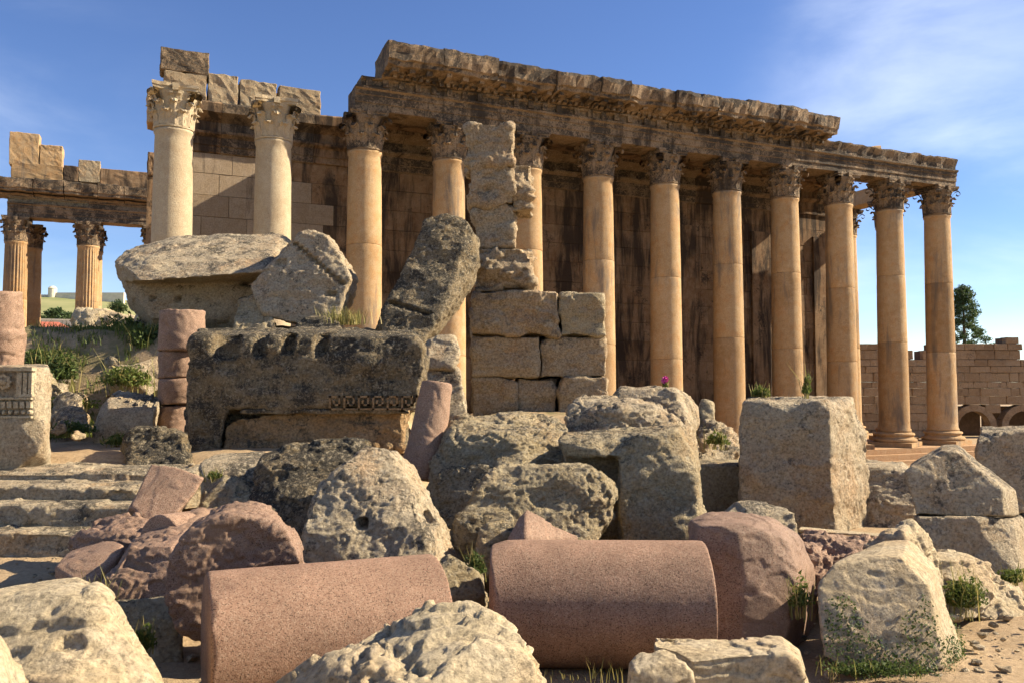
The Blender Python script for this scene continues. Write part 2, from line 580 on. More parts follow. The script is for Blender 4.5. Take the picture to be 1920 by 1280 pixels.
# far hill behind the left end of the temple
hx = np.linspace(-1500, 150, 90)
hy = np.linspace(330, 1400, 60)
XX, YY = np.meshgrid(hx, hy)
q = np.stack([XX.ravel(), YY.ravel(), np.zeros(XX.size)], 1)
ridge = 106 * np.exp(-((q[:, 1] - 900) / 330.0) ** 2) * (1 - sstep(-420, 60, q[:, 0])) * (1 + 0.0004 * (-500 - q[:, 0]))
q[:, 2] = -9 + ridge + 4 * fbm(q, 0.008, 4, 3) * sstep(0, 30, ridge)
idx = np.arange(q.shape[0]).reshape(60, 90)
faces = np.stack([idx[:-1, :-1], idx[:-1, 1:], idx[1:, 1:], idx[1:, :-1]], -1).reshape(-1, 4)
me = bpy.data.meshes.new('hill')
me.from_pydata(q.tolist(), [], faces.tolist())
shade(me)
m, N, L, b = mat_new('dry_hillside')
g = N.new('ShaderNodeNewGeometry')
pos = g.outputs['Position']
col = n_mix(N, L, n_ramp(N, L, n_noise(N, L, n_scale(N, L, pos, (1, 1, 4)), 0.02, 8, 0.7), [(0.38, 0.0), (0.62, 1.0)]), (0.27, 0.26, 0.12), (0.17, 0.19, 0.075))
L.new(col, b.inputs['Base Color'])
tag(link('hill', me, mat=m), 'dry green and tan hillside beyond the ruins', None, kind='structure')
HILLV = q.reshape(60, 90, 3)


def hill_z(x, y):
    i = int(np.clip(round((y - 330) / (1070 / 59.0)), 0, 59))
    j = int(np.clip(round((x + 1500) / (1650 / 89.0)), 0, 89))
    return float(HILLV[i, j, 2])


# ---------------------------------------------------------------- temple
ANG = math.radians(23.0)
ZB = -2.6
SPAN = 4.677
P0 = P(685, 215, 43.1)
U = np.array((math.cos(ANG), math.sin(ANG)))
V = np.array((-math.sin(ANG), math.cos(ANG)))
HCOL = P0[2] - ZB                                  # column height from the stylobate to the architrave
temple = bpy.data.objects.new('temple', None)
COL.objects.link(temple)
temple.location = (P0[0], P0[1], ZB)
temple.rotation_euler = (0, 0, ANG)
tag(temple, 'ruined honey coloured temple with a long row of tall smooth columns', 'temple')


def u_at(px, v, zl):
    """temple-local x of a photo column px at inward distance v and local height zl"""
    a = (px - CX) / FPX
    z = ZB + zl - EYE
    bx, by = P0[0] + v * V[0], P0[1] + v * V[1]
    return (a * (by * CP + z * SP) - bx) / (U[0] - a * U[1] * CP)


def z_at(py, u, v):
    """temple-local height of a photo row py at local (u, v)"""
    y = P0[1] + u * U[1] + v * V[1]
    return P(960, py, y)[2] - ZB


def block_mesh(name, sx, sy, sz, bev=0.02, amp=0.0, seed=0, cuts=0):
    bm = bmesh.new()
    bmesh.ops.create_cube(bm, size=1.0)
    for v in bm.verts:
        v.co = Vector((v.co.x * sx, v.co.y * sy, v.co.z * sz))
    if bev:
        bmesh.ops.bevel(bm, geom=bm.edges[:], offset=bev, segments=1, affect='EDGES')
    if cuts:
        bmesh.ops.subdivide_edges(bm, edges=bm.edges[:], cuts=cuts, use_grid_fill=True)
    me = bpy.data.meshes.new(name)
    bm.to_mesh(me)
    bm.free()
    if amp:
        roughen(me, amp, 2.2, seed)
    return me


# capital ---------------------------------------------------------
def leaf_rows(w, h, out, lean=0.0, n=6, mcols=5, curl=0.35):
    """acanthus leaf standing on the bell: rows of points in (tangent, radial offset, z)"""
    rows = []
    for i in range(n + 1):
        t = i / n
        z = h * math.sin(min(1, t * 1.12) * math.pi / 2) if t < 0.82 else h * (1 - 0.9 * (t - 0.82))
        r = out * (t ** 2.2) + 0.05
        ww = w * (1 - 0.45 * t ** 3) * (0.85 + 0.15 * math.cos(t * 6 * math.pi)) * (1 if t < 0.95 else 0.5)
        row = []
        for c in range(mcols):
            s = (c / (mcols - 1)) * 2 - 1
            row.append((s * ww / 2, r - 0.07 * abs(s) ** 1.5 + (0.035 if c % 2 == 0 else 0), z))
        rows.append(row)
    return rows


def capital_mesh(name, seed, wear=0.03):
    mb = MB()
    H = 2.1
    mb.lathe([(0.87, 0), (0.95, 0.04), (0.95, 0.12), (0.86, 0.16), (0.86, 0.9), (0.92, 1.4), (1.06, 1.78)], 32)
    def put(rows, ang, r0, z0):
        ca, sa = math.cos(ang), math.sin(ang)
        fr = [[((r0 + r) * ca - t * sa, (r0 + r) * sa + t * ca, z0 + z) for (t, r, z) in row] for row in rows]
        bk = [[((r0 + r - 0.09) * ca - t * sa, (r0 + r - 0.09) * sa + t * ca, z0 + z - 0.03) for (t, r, z) in row] for row in rows]
        mb.grid(fr)
        mb.grid([r[::-1] for r in bk])
        for s in (0, -1):
            mb.grid([[a[s], b_[s]] for a, b_ in zip(fr, bk)])
        mb.grid([fr[-1], bk[-1]])
    for k in range(8):
        put(leaf_rows(0.6, 0.72, 0.30), k * math.pi / 4 + math.pi / 8, 0.86, 0.14)
    for k in range(8):
        put(leaf_rows(0.62, 1.18, 0.36), k * math.pi / 4, 0.86, 0.16)
    for k in range(4):      # corner volutes: a stalk that curls under the abacus corner
        a = math.pi / 4 + k * math.pi / 2
        rows = []
        for i in range(15):
            t = i / 14
            if t < 0.55:
                s = t / 0.55
                r, z = 0.9 + 0.48 * s ** 1.6, 0.95 + 0.78 * math.sin(s * math.pi / 2)
            else:
                s = (t - 0.55) / 0.45
                th = math.pi / 2 - s * 1.6 * math.pi
                rr = 0.2 * (1 - 0.55 * s)
                r, z = 1.38 + rr * math.cos(th), 1.53 + rr * math.sin(th)
            w = 0.1 + 0.1 * min(1, t * 2)
            rows.append((r, z, w))
        for sgn in (-1, 1):
            ca, sa = math.cos(a), math.sin(a)
            mb.grid([[(r * ca - o * sa, r * sa + o * ca, z) for o in (-w, -w * 0.2, w * 0.2, w)] for (r, z, w) in rows])
    for k in range(4):      # inner helices
        a = k * math.pi / 2
        for sgn in (-1, 1):
            ca, sa = math.cos(a + sgn * 0.16), math.sin(a + sgn * 0.16)
            mb.grid([[(r * ca - o * sa, r * sa + o * ca, z) for o in (-0.08, 0.08)] for (r, z) in
                     [(0.92, 1.2), (1.0, 1.5), (1.12, 1.68), (1.2, 1.66), (1.2, 1.56), (1.12, 1.54)]])
    top = []                # abacus with hollow sides
    for k in range(4):
        a0 = math.pi / 4 + k * math.pi / 2
        for i in range(9):
            t = i / 8
            ang = a0 + t * math.pi / 2
            ext = 1.05 / max(abs(math.cos(ang - a0 - math.pi / 4)), 0.2)
            r = min(ext, 1.48) - 0.14 * math.sin(t * math.pi)
            top.append((r * math.cos(ang), r * math.sin(ang)))
    rows = [[(x * s, y * s, z) for (x, y) in top] for (s, z) in ((0.86, 1.76), (0.95, 1.8), (0.96, 1.92), (1.0, 1.95), (1.0, H))]
    n = len(mb.v)
    mb.grid(rows, True)
    mb.f.append(tuple(n + k for k in range(len(top))))
    mb.f.append(tuple(n + 4 * len(top) + k for k in range(len(top))))
    # carved flower in the middle of each abacus side
    for k in range(4):
        a = k * math.pi / 2
        c = (1.0 * math.cos(a), 1.0 * math.sin(a))
        mb.box(c[0] - 0.14, c[0] + 0.14, c[1] - 0.14, c[1] + 0.14, 1.74, 2.06)
    me = mb.mesh(name, fix=False)
    me.validate()
    roughen(me, wear, 3.0, seed)
    roughen(me, wear * 0.6, 9.0, seed + 3)
    return me


CAPH, BASEH = 2.1, 1.0
SH = HCOL - CAPH - BASEH


def shaft_r(t):
    return 0.985 - 0.125 * t ** 1.7


def drum_mesh(name, t0, t1, seed, flutes=False):
    mb = MB()
    z0, z1 = BASEH + SH * t0, BASEH + SH * t1
    nz = max(10, int(26 * (t1 - t0)))
    prof = [(shaft_r(t0) - 0.009, z0 + 0.004), (shaft_r(t0), z0 + 0.03)]
    for i in range(1, nz):
        s = i / nz
        prof.append((shaft_r(t0 + (t1 - t0) * s), z0 + (z1 - z0) * s))
    prof += [(shaft_r(t1), z1 - 0.03), (shaft_r(t1) - 0.009, z1 - 0.004)]
    if t0 == 0:
        prof[0:2] = [(1.06, z0), (1.06, z0 + 0.1), (1.0, z0 + 0.2)]
    if t1 == 1:
        prof[-2:] = [(shaft_r(1), z1 - 0.22), (shaft_r(1) + 0.06, z1 - 0.12), (shaft_r(1) + 0.06, z1)]
    mod = None
    if flutes:
        mod = lambda t, z: 1 - 0.085 * (abs(math.sin(12 * t)) ** 0.7 if z < BASEH + SH * 0.985 else 0)
    mb.lathe(prof, 24 * 8 if flutes else 56, True, mod)
    me = mb.mesh(name, fix=False)
    shade(me)
    co = get_co(me)
    r = np.linalg.norm(co[:, :2], axis=1, keepdims=True)
    n = np.concatenate([co[:, :2] / np.maximum(r, 1e-4), np.zeros_like(r)], 1)
    d = 0.012 * fbm(co, 1.6, 4, seed) - 0.05 * np.clip(fbm(co, 0.9, 4, seed + 7) - 0.42, 0, 1) / 0.3
    set_co(me, co + n * d[:, None])
    for p in me.polygons:
        if len(p.vertices) > 4:
            p.use_smooth = False
    return me


def base_mesh(name, seed):
    mb = MB()
    prof = [(1.36, 0.3), (1.42, 0.36), (1.44, 0.44), (1.41, 0.52), (1.33, 0.57), (1.24, 0.58), (1.19, 0.64), (1.18, 0.70), (1.22, 0.76),
            (1.26, 0.77), (1.29, 0.83), (1.26, 0.9), (1.18, 0.94), (1.08, 0.96), (1.05, 1.0)]
    mb.lathe(prof, 40)
    mb.box(-1.42, 1.42, -1.42, 1.42, 0.0, 0.3)
    me = mb.mesh(name, fix=False)
    roughen(me, 0.03, 2.0, seed)
    return me


caps = [capital_mesh('capital', 11), capital_mesh('capital', 23, 0.045)]
for c in caps:
    c.materials.append(M['entab'])
cap_pale = caps[1].copy()
cap_pale.materials.clear()
cap_pale.materials.append(M['column_pale'])
splits = [(0.0, 0.36, 0.68, 1.0), (0.0, 0.31, 0.63, 1.0), (0.0, 0.40, 0.70, 1.0)]
dr_plain = [[drum_mesh('drum', s[i], s[i + 1], 40 + 10 * k + i) for i in range(3)] for k, s in enumerate(splits)]
dr_pale = [[d.copy() for d in dr_plain[1]]]
dr_flute = [drum_mesh('drum', splits[0][i], splits[0][i + 1], 90 + i, True) for i in range(3)]
for d in [x for s in dr_plain for x in s] + dr_flute:
    d.materials.append(M['column'])
for d in dr_pale[0]:
    d.materials.append(M['column_pale'])
bases = [base_mesh('base', 3)]
bases[0].materials.append(M['column'])


def column(u, v, drums, cap, rot=0.0):
    c = link('column', drums[0], temple, (u, v, 0), (0, 0, rot))
    link('drum', drums[1], c)
    link('drum', drums[2], c)
    link('base', bases[0], c)
    k = link('capital', cap, c, (0, 0, HCOL - CAPH), (0, 0, random.choice((0, 1, 2, 3)) * math.pi / 2 - rot))
    return c


for k in range(-2, 10):
    column(SPAN * k, 0, dr_pale[0] if k < 0 else dr_plain[k % 3], cap_pale if k < 0 else caps[k % 2], random.uniform(0, 6.28))
for j in (1, 2):
    column(SPAN * 9, 4.4 * j, dr_plain[j], caps[j % 2], 1.0 * j)
FV = 38.6
flu = [u_at(30, FV, 15), u_at(165, FV, 15), u_at(290, FV, 15)]
for q_ in flu:
    column(q_, FV, dr_flute, caps[0], 0.0)
for q_ in (u_at(57, FV + 3.6, 15), u_at(172, FV + 3.6, 15)):
    column(q_, FV + 3.6, dr_plain[0], caps[1], 0.5)

# podium and steps of the temple
mb = MB()
mb.box(-27, 44.2, -1.9, 44.0, -0.35, -0.01)
mb.box(-27.5, 44.7, -2.4, 44.5, -0.72, -0.35)
mb.box(-28, 45.2, -2.9, 45.0, -1.4, -0.72)
me = mb.mesh('stylobate')
link('stylobate', me, temple, mat=M['temple'])

# entablature -----------------------------------------------------
EZ = HCOL


def profile_block(name, prof, x0, x1, seed, amp=0.03, step=0.35, extra=None, scale=1.4):
    mb = MB()
    n = max(2, int((x1 - x0) / step))
    # densify the profile so that noise can bite the edges
    pr = []
    for i, a in enumerate(prof):
        c = prof[(i + 1) % len(prof)]
        ln = math.hypot(c[0] - a[0], c[1] - a[1])
        kk = max(1, int(ln / 0.3))
        for s in range(kk):
            pr.append((a[0] + (c[0] - a[0]) * s / kk, a[1] + (c[1] - a[1]) * s / kk))
    mb.extrude(pr, list(np.linspace(x0, x1, n + 1)))
    if extra:
        extra(mb, x0, x1)
    me = mb.mesh(name)
    co = get_co(me)
    off = np.array([seed * 3.1, 0, 0])
    d = np.stack([fbm(co + off, scale, 5, seed + 31 * k, 0.6) for k in range(3)], 1)
    set_co(me, co + amp * d * np.array([0.5, 1, 1]))
    return me


c1_end = u_at(1562, 4.0, 8)
A1, A2, A3 = EZ + 1.18, EZ + 1.7, EZ + 3.25         # top of architrave, frieze, cornice
arch_prof = [(-0.80, EZ), (-0.80, EZ + 0.36), (-0.86, EZ + 0.38), (-0.86, EZ + 0.76), (-0.92, EZ + 0.78), (-0.92, EZ + 1.0), (-1.06, EZ + 1.07),
             (-1.06, A1 - 0.004), (0.85, A1 - 0.004), (0.85, EZ)]
frz_prof = [(-0.85, A1), (-0.88, A2 - 0.16), (-1.02, A2 - 0.1), (-1.02, A2 - 0.004), (0.8, A2 - 0.004), (0.8, A1)]
cor_prof = [(-1.0, A2), (-1.1, A2 + 0.14), (-1.4, A2 + 0.16), (-1.42, A2 + 0.3), (-2.1, A2 + 0.34), (-2.2, A2 + 0.36), (-2.22, A2 + 0.56),
            (-2.34, A2 + 0.62), (-2.44, A3 - 0.3), (-2.42, A3 - 0.1), (-2.2, A3), (0.6, A3 - 0.1), (0.6, A2)]


def dentils(mb, x0, x1):
    x = x0 + 0.12
    while x < x1 - 0.2:
        mb.box(x, x + 0.2, -1.36, -1.05, A2 - 0.04, A2 + 0.15)
        x += 0.36
    x = x0 + 0.3
    while x < x1 - 0.35:      # modillions below the corona
        mb.box(x, x + 0.3, -2.0, -1.35, A2 + 0.14, A2 + 0.33)
        x += 0.92


def consoles(mb, x0, x1):
    x = x0 + 0.25
    while x < x1 - 0.3:
        mb.box(x, x + 0.3, -1.05, -0.85, A1 + 0.04, A2 - 0.09)
        x += 0.88


mb = MB()
mb.box(0.4, c1_end, 0.9, 3.9, EZ + 0.35, EZ + 1.15)         # ceiling slabs of the side aisle
me = mb.mesh('ceiling_slab')
ent = link('entablature', me, temple, mat=M['cella'])
uL, uR = -0.75, SPAN * 9 + 1.05
edges = [uL] + [SPAN * k for k in range(1, 9)] + [uR]
for i in range(len(edges) - 1):
    me = profile_block('architrave_block', arch_prof, edges[i] + 0.008, edges[i + 1] - 0.008, 200 + i, 0.035)
    link('architrave_block', me, ent, mat=M['entab'])
u_c0, u_c1 = u_at(727, -2.3, A3 - 0.7), u_at(1574, -2.3, A3 - 0.7)
fe = [-0.45] + [SPAN * (k + 0.5) for k in range(1, 8)] + [39.6, uR - 0.05]
for i in range(len(fe) - 1):
    fp = frz_prof if fe[i] < u_c1 - 1 else [(a, b_ + (0.28 if b_ > A2 - 0.12 else 0)) for (a, b_) in frz_prof]
    me = profile_block('frieze_block', fp, fe[i] + 0.008, fe[i + 1] - 0.008, 230 + i, 0.08 if fe[i] < u_c1 - 1 else 0.2, extra=consoles if fe[i] < u_c1 - 1 else None)
    link('frieze_block', me, ent, mat=M['entab'])
x = u_c0
i = 0
rr = random.Random(5)
while x < u_c1 - 0.8:
    ln = min(rr.uniform(1.9, 3.6), u_c1 - x)
    if u_c1 - (x + ln) < 1.2:
        ln = u_c1 - x
    h = rr.uniform(-0.14, 0.04)
    pr = [(a, b_ + (h if b_ > A3 - 0.35 else 0)) for (a, b_) in cor_prof]
    me = profile_block('cornice_block', pr, x + 0.02, x + ln - 0.02, 260 + i, 0.2, 0.22, dentils, 1.5)
    link('cornice_block', me, ent, (0, rr.uniform(-0.06, 0.05), 0), (rr.uniform(-0.008, 0.008), 0, 0), mat=M['entab'])
    x += ln
    i += 1
# architrave returning along the west end, seen from below
mb = MB()
wa = profile_block('west_architrave_block', [(-0.8, EZ + 0.01), (-0.86, EZ + 0.8), (-1.0, A1 - 0.02), (0.8, A1 - 0.02), (0.8, EZ + 0.01)], 0.9, 4.36, 300, 0.03)
link('architrave_block', wa, ent, (SPAN * 9, 0, 0), (0, 0, math.pi / 2), mat=M['column'])
wa = profile_block('west_architrave_block', [(-0.8, EZ + 0.01), (-0.86, EZ + 0.8), (-1.0, A1 - 0.02), (0.8, A1 - 0.02), (0.8, EZ + 0.01)], 4.4, 9.6, 301, 0.03)
link('architrave_block', wa, ent, (SPAN * 9, 0, 0), (0, 0, math.pi / 2), mat=M['column'])
# loose lintel lying on the broken top near the west end
ub = u_at(1630, -0.4, A2 + 0.3)
me = block_mesh('loose_beam', 1.9, 0.45, 0.28, 0.03, 0.05, 5, 2)
link('loose_beam', me, ent, (ub, -0.5, A2 + 0.28), (0, -0.22, 0.15), mat=M['column'])

# cella wall ------------------------------------------------------
CV = 4.0
c0, c1 = u_at(287, CV, 14), u_at(1562, CV, 8)
WH = z_at(292, u_at(430, CV, 15), CV)                # top of the plain ashlar
mb = MB()
mb.box(c0 + 0.1, c1 - 0.1, CV + 0.12, CV + 2.0, 0, WH + 1.9)
mb.box(c1 - 2.2, c1 - 0.1, CV + 2.0, 29, 0, WH)
me = mb.mesh('cella_core')
cella = link('cella_wall', me, temple, mat=M['cella_core'])
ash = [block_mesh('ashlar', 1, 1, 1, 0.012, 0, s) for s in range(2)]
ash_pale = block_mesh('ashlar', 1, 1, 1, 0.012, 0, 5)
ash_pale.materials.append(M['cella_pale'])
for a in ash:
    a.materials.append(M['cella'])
rr = random.Random(9)
z = 0.0
courses = []
hs = [1.55, 0.45] + [1.22] * 20
ci = 0
while z < WH - 0.4:
    h = min(hs[ci] * rr.uniform(0.94, 1.06), WH - z)
    x = c0
    first = True
    while x < c1 - 0.05:
        ln = rr.uniform(1.9, 4.2) * (0.6 if first and ci % 2 else 1)
        first = False
        if c1 - x - ln < 1.3:
            ln = c1 - x
        out = {0: 0.12, 1: 0.28}.get(ci, 0.0)
        pr_ = rr.uniform(-0.012, 0.02) + out
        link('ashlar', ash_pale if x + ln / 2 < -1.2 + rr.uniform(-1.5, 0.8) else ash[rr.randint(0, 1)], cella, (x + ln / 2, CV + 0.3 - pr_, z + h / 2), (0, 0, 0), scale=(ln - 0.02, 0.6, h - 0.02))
        x += ln
    z += h
    ci += 1
# pilasters standing out of the wall
for px in (300, 905, 1285, 1425, 1540):
    uu = u_at(px, CV, 8)
    mb = MB()
    mb.box(uu - 0.75, uu + 0.75, CV - 0.2, CV + 0.2, 2.0, WH - 1.6)
    me = mb.mesh('pilaster')
    link('pilaster', me, cella, mat=M['cella'])
# wall entablature: moulded bands
wprof = [(CV - 0.02, WH), (CV - 0.12, WH + 0.05), (CV - 0.12, WH + 0.4), (CV - 0.18, WH + 0.42), (CV - 0.18, WH + 0.85), (CV - 0.42, WH + 1.0), (CV - 0.45, WH + 1.12),
         (CV - 0.1, WH + 1.16), (CV - 0.1, WH + 1.7), (CV - 0.6, WH + 1.95), (CV - 0.85, WH + 2.05), (CV - 0.9, WH + 2.5), (CV - 0.8, WH + 2.6), (CV + 1.6, WH + 2.6), (CV + 1.6, WH)]
x = c0
i = 0
endx = u_at(660, CV, 19)
while x < c1 - 0.5:
    ln = min(rr.uniform(2.2, 3.6), c1 + 0.2 - x)
    me = profile_block('wall_cornice_block', wprof, x + 0.01, x + ln - 0.01, 320 + i, 0.06, 0.3)
    link('wall_cornice_block', me, cella, mat=M['entab'] if i % 3 else M['cella'])
    x += ln
    i += 1
# broken blocks left on top of the wall
for (xa, xb, ya, yb, mt) in ((307, 388, 136, 205, 'pier'), (390, 447, 140, 205, 'pier'), (449, 519, 153, 212, 'pier'), (523, 602, 166, 214, 'pier'),
                             (299, 392, 94, 136, 'entab'), (276, 300, 176, 232, 'column'), (279, 300, 285, 330, 'cella')):
    vv = CV - 0.3
    ua, uz = u_at(xa, vv, 20), u_at(xb, vv, 20)
    za, zb_ = z_at(yb, (ua + uz) / 2, vv), z_at(ya, (ua + uz) / 2, vv)
    me = block_mesh('broken_block', uz - ua - 0.02, 1.4, zb_ - za, 0.05, 0.09, xa, 7)
    roughen(me, 0.035, 5.0, xa + 5)
    link('broken_block', me, cella, ((ua + uz) / 2, vv + 0.7, (za + zb_) / 2 + 0.01), (0, 0, 0), mat=M[mt])
# square opening near the west end of the wall
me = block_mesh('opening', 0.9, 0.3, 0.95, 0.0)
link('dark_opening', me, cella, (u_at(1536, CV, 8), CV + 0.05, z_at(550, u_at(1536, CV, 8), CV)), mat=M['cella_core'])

# south-east corner entablature over the fluted columns ---------------
SV = FV
s0, s1 = u_at(8, SV, 18), u_at(300, SV, 18)
mb = MB()
mb.box(s0 + 0.3, s1, SV - 0.6, SV + 4.2, EZ + 0.6, A2 + 0.4)
sw = link('south_entablature', mb.mesh('core'), temple, mat=M['cella_core'])
sh = lambda pr, dy: [(a + dy, b_) for (a, b_) in pr]
xs = [s0 + 0.3, flu[1], s1 + 0.5]
for i in range(2):
    link('architrave_block', profile_block('architrave_block', sh(arch_prof, SV), xs[i] + 0.01, xs[i + 1] - 0.01, 340 + i, 0.05), sw, mat=M['entab'])
    link('frieze_block', profile_block('frieze_block', sh(frz_prof, SV), xs[i] + 0.01, xs[i + 1] - 0.01, 350 + i, 0.08), sw, mat=M['dark'] if i == 0 else M['entab'])
cp = sh(cor_prof, SV)
zt = A3 - 0.15
cp = [(a if b_ < A2 + 0.3 else SV + (a - SV) * 0.8, min(b_, zt + (0.0 if b_ < A3 else 0.05))) for (a, b_) in cp]
xs = [s0 - 0.9, s0 + 2.3, s0 + 4.6, s0 + 7.2, s0 + 9.3, s1 + 0.3]
for i in range(5):
    link('cornice_block', profile_block('cornice_block', cp, xs[i] + 0.03, xs[i + 1] - 0.03, 360 + i, 0.16, 0.3, None, 1.2), sw, mat=M['entab'])
for (xa, xb, ya, yb, mt) in ((15, 72, 249, 308, 'column'), (73, 116, 273, 310, 'column'), (20, 118, 308, 336, 'column'), (118, 147, 311, 338, 'cella'), (146, 187, 301, 340, 'pier'),
                             (187, 282, 320, 362, 'cella')):
    vv = SV - 0.6
    ua, uz = u_at(xa, vv, 22), u_at(xb, vv, 22)
    za, zb_ = z_at(yb + 2, (ua + uz) / 2, vv), z_at(ya, (ua + uz) / 2, vv)
    me = block_mesh('broken_block', uz - ua - 0.03, 1.3, zb_ - za, 0.04, 0.06, xa, 7)
    roughen(me, 0.03, 5.0, xa + 5)
    link('broken_block', me, sw, ((ua + uz) / 2, vv + 0.65, (za + zb_) / 2), mat=M[mt])


# ---------------------------------------------------------------- fallen stones
def hull_mesh(bm, pts):
    vs = [bm.verts.new(p) for p in pts]
    r = bmesh.ops.convex_hull(bm, input=vs)
    junk = [e for e in r['geom_interior'] if isinstance(e, bmesh.types.BMVert)] + [e for e in r['geom_unused'] if isinstance(e, bmesh.types.BMVert)]
    bmesh.ops.delete(bm, geom=list(set(junk)), context='VERTS')


def hull_into(bm, pts, rg=None, cuts=0, bite=0.06):
    """convex body of the points; random planes break pieces off its corners and edges"""
    pts = [np.array(p, float) for p in pts]
    size = np.linalg.norm(np.max(pts, 0) - np.min(pts, 0))
    for k in range(cuts):
        b2 = bmesh.new()
        hull_mesh(b2, pts)
        n = np.array([rg.gauss(0, 1) for _ in range(3)])
        n[2] = abs(n[2]) * 0.9 + 0.05
        n /= np.linalg.norm(n)
        h = max(float(np.dot(n, v.co)) for v in b2.verts)
        co = n * (h - size * bite * rg.uniform(0.3, 1.0))
        bmesh.ops.bisect_plane(b2, geom=b2.verts[:] + b2.edges[:] + b2.faces[:], plane_co=co, plane_no=n, clear_outer=True)
        if len(b2.verts) > 5:
            pts = [np.array(v.co) for v in b2.verts]
        b2.free()
    hull_mesh(bm, pts)


def ring(c, ax, r, n=72, squash=1.0):
    ax = np.array(ax) / np.linalg.norm(ax)
    a = np.cross(ax, (0, 0, 1.0))
    if np.linalg.norm(a) < 1e-3:
        a = np.array((1.0, 0, 0))
    a = a / np.linalg.norm(a)
    b_ = np.cross(a, ax)
    return [np.array(c) + r * (math.cos(t) * a + squash * math.sin(t) * b_) for t in np.linspace(0, 2 * math.pi, n, endpoint=False)]


def hull_pts(h):
    if h[0] == 'p':         # front outline in pixels, pushed back along a world vector
        fr = [P(*q) for q in h[1]]
        v = np.array(h[2])
        return fr + [q + v for q in fr]
    if h[0] == 'h':
        return [P(*q) for q in h[1]]
    if h[0] == 'w':
        return [np.array(q) for q in h[1]]
    if h[0] == 'c':         # cylinder between two world points
        p0, p1 = np.array(h[1]), np.array(h[2])
        return ring(p0, p1 - p0, h[3]) + ring(p1, p1 - p0, h[4])


SEED = [100]
MAXV = 22000


def stone(name, label, cat, mat, hulls, rough=0.03, fine=0.006, wear=3, dents=(), group=None, parent=None, fscale=2.0, pits=0.0, vox=None, cuts=None):
    SEED[0] += 13
    sd = SEED[0]
    bm = bmesh.new()
    allp = []
    for h in hulls:
        pp = hull_pts(h)
        allp += pp
        nc = cuts if cuts is not None else (3 if h[0] == 'c' else 7)
        hull_into(bm, pp, random.Random(sd + len(allp)), nc, 0.014 if h[0] == 'c' else 0.05)
    bmesh.ops.recalc_face_normals(bm, faces=bm.faces)
    area = sum(f.calc_area() for f in bm.faces)
    allp = np.array(allp)
    dmin = max(2.5, allp[:, 1].min())
    src = bpy.data.meshes.new('src')
    bm.to_mesh(src)
    bm.free()
    vx = vox or max(dmin / 825.0 * 1.75, math.sqrt(area / MAXV))
    tmp = bpy.data.objects.new('tmp', src)
    COL.objects.link(tmp)
    md = tmp.modifiers.new('r', 'REMESH')
    md.mode = 'VOXEL'
    md.voxel_size = vx
    me = bpy.data.meshes.new_from_object(tmp.evaluated_get(bpy.context.evaluated_depsgraph_get()))
    bpy.data.objects.remove(tmp)
    bpy.data.meshes.remove(src)
    me.name = name
    # wear: corners rounded unevenly
    co = get_co(me)
    its = max(1, int(wear * 0.008 / vx))
    sm = smooth(me, min(its, 40))
    mask = np.clip(0.55 + 0.9 * fbm(co, 1.8, 3, sd), 0.12, 1)[:, None]
    co = co + (sm - co) * mask
    set_co(me, co)
    no = get_no(me)
    d = rough * fbm(co, fscale, 5, sd + 1, 0.55) + 1.5 * fine * fbm(co, fscale * 10, 3, sd + 2, 0.65)
    tr = fbm(co * np.array([1, 1, 1.6], np.float32), fscale * 1.15, 4, sd + 12, 0.45) * 3.2        # broken in plates: flat steps with sharp risers
    fl = np.floor(tr)
    d = 0.36 * d + rough * 0.46 * (fl + sstep(0.42, 0.58, tr - fl))
    cr = np.abs(fbm(co, fscale * 0.9, 4, sd + 8, 0.6))
    d -= rough * 0.55 * np.clip(0.05 - cr, 0, 1) / 0.05 * sstep(0.0, 0.25, fbm(co, 1.1, 2, sd + 9))
    if pits:
        d -= pits * 0.42 * np.clip(fbm(co, 27, 3, sd + 4, 0.6) - 0.22, 0, 0.5) * 2
    co = co + no * d[:, None]
    for (c, r, dep, dr) in dents:
        c = np.array(c)
        dist = np.sum(np.abs((co - c) / np.array(r)) ** 4, axis=1) ** 0.25
        k = 1 - sstep(0.8, 1.1, dist)
        co = co + (k * dep)[:, None] * np.array(dr)
    org = np.array((allp[:, 0].mean(), allp[:, 1].mean(), allp[:, 2].min()))
    if parent is not None:
        org = np.array(parent.location)
    set_co(me, co - org)
    shade(me)
    me.materials.append(mat)
    if parent is not None:
        return link(name, me, parent)
    o = link(name, me, None, org)
    tag(o, label, cat, group)
    return o


def child_mesh(name, mb, par, mat, smooth_=False):
    """mesh given in world coordinates as a part of par"""
    loc = np.array(par.location)
    mb.v = [tuple(np.array(p) - loc) for p in mb.v]
    me = mb.mesh(name)
    if smooth_:
        shade(me)
    return link(name, me, par, mat=mat)


def pbox(mb, x0, y0, x1, y1, d, t, proud=0.0):
    """box standing on the plane at distance d between two pixels, t deep"""
    a, c = P(x0, y0, d), P(x1, y1, d)
    mb.box(min(a[0], c[0]), max(a[0], c[0]), d - proud, d - proud + t, min(a[2], c[2]), max(a[2], c[2]))


# --- stone steps on the left
for i, (d0, zt, z0_) in enumerate(((6.9, 0.39, -0.1), (7.2, 0.555, 0.1), (7.5, 0.68, 0.3), (7.92, 0.765, 0.4))):
    x0, x1 = -6.2, (-3.25, -3.2, -3.25, -3.0)[i]
    hw = [('w', [(x, y, z) for x in (x0, x1) for y in (d0, d0 + 0.75) for z in (z0_, zt)])]
    lb = ('lowest of the worn stone steps beside the granite slabs', 'second worn stone step up, beside the granite slabs',
          'third worn stone step up, below the sandy landing', 'topmost stone step forming the edge of the sandy landing')[i]
    stone('stone_step', lb, 'step', M['tan'], hw, 0.045, 0.008, 2, group='stone steps', pits=0.01, cuts=3)

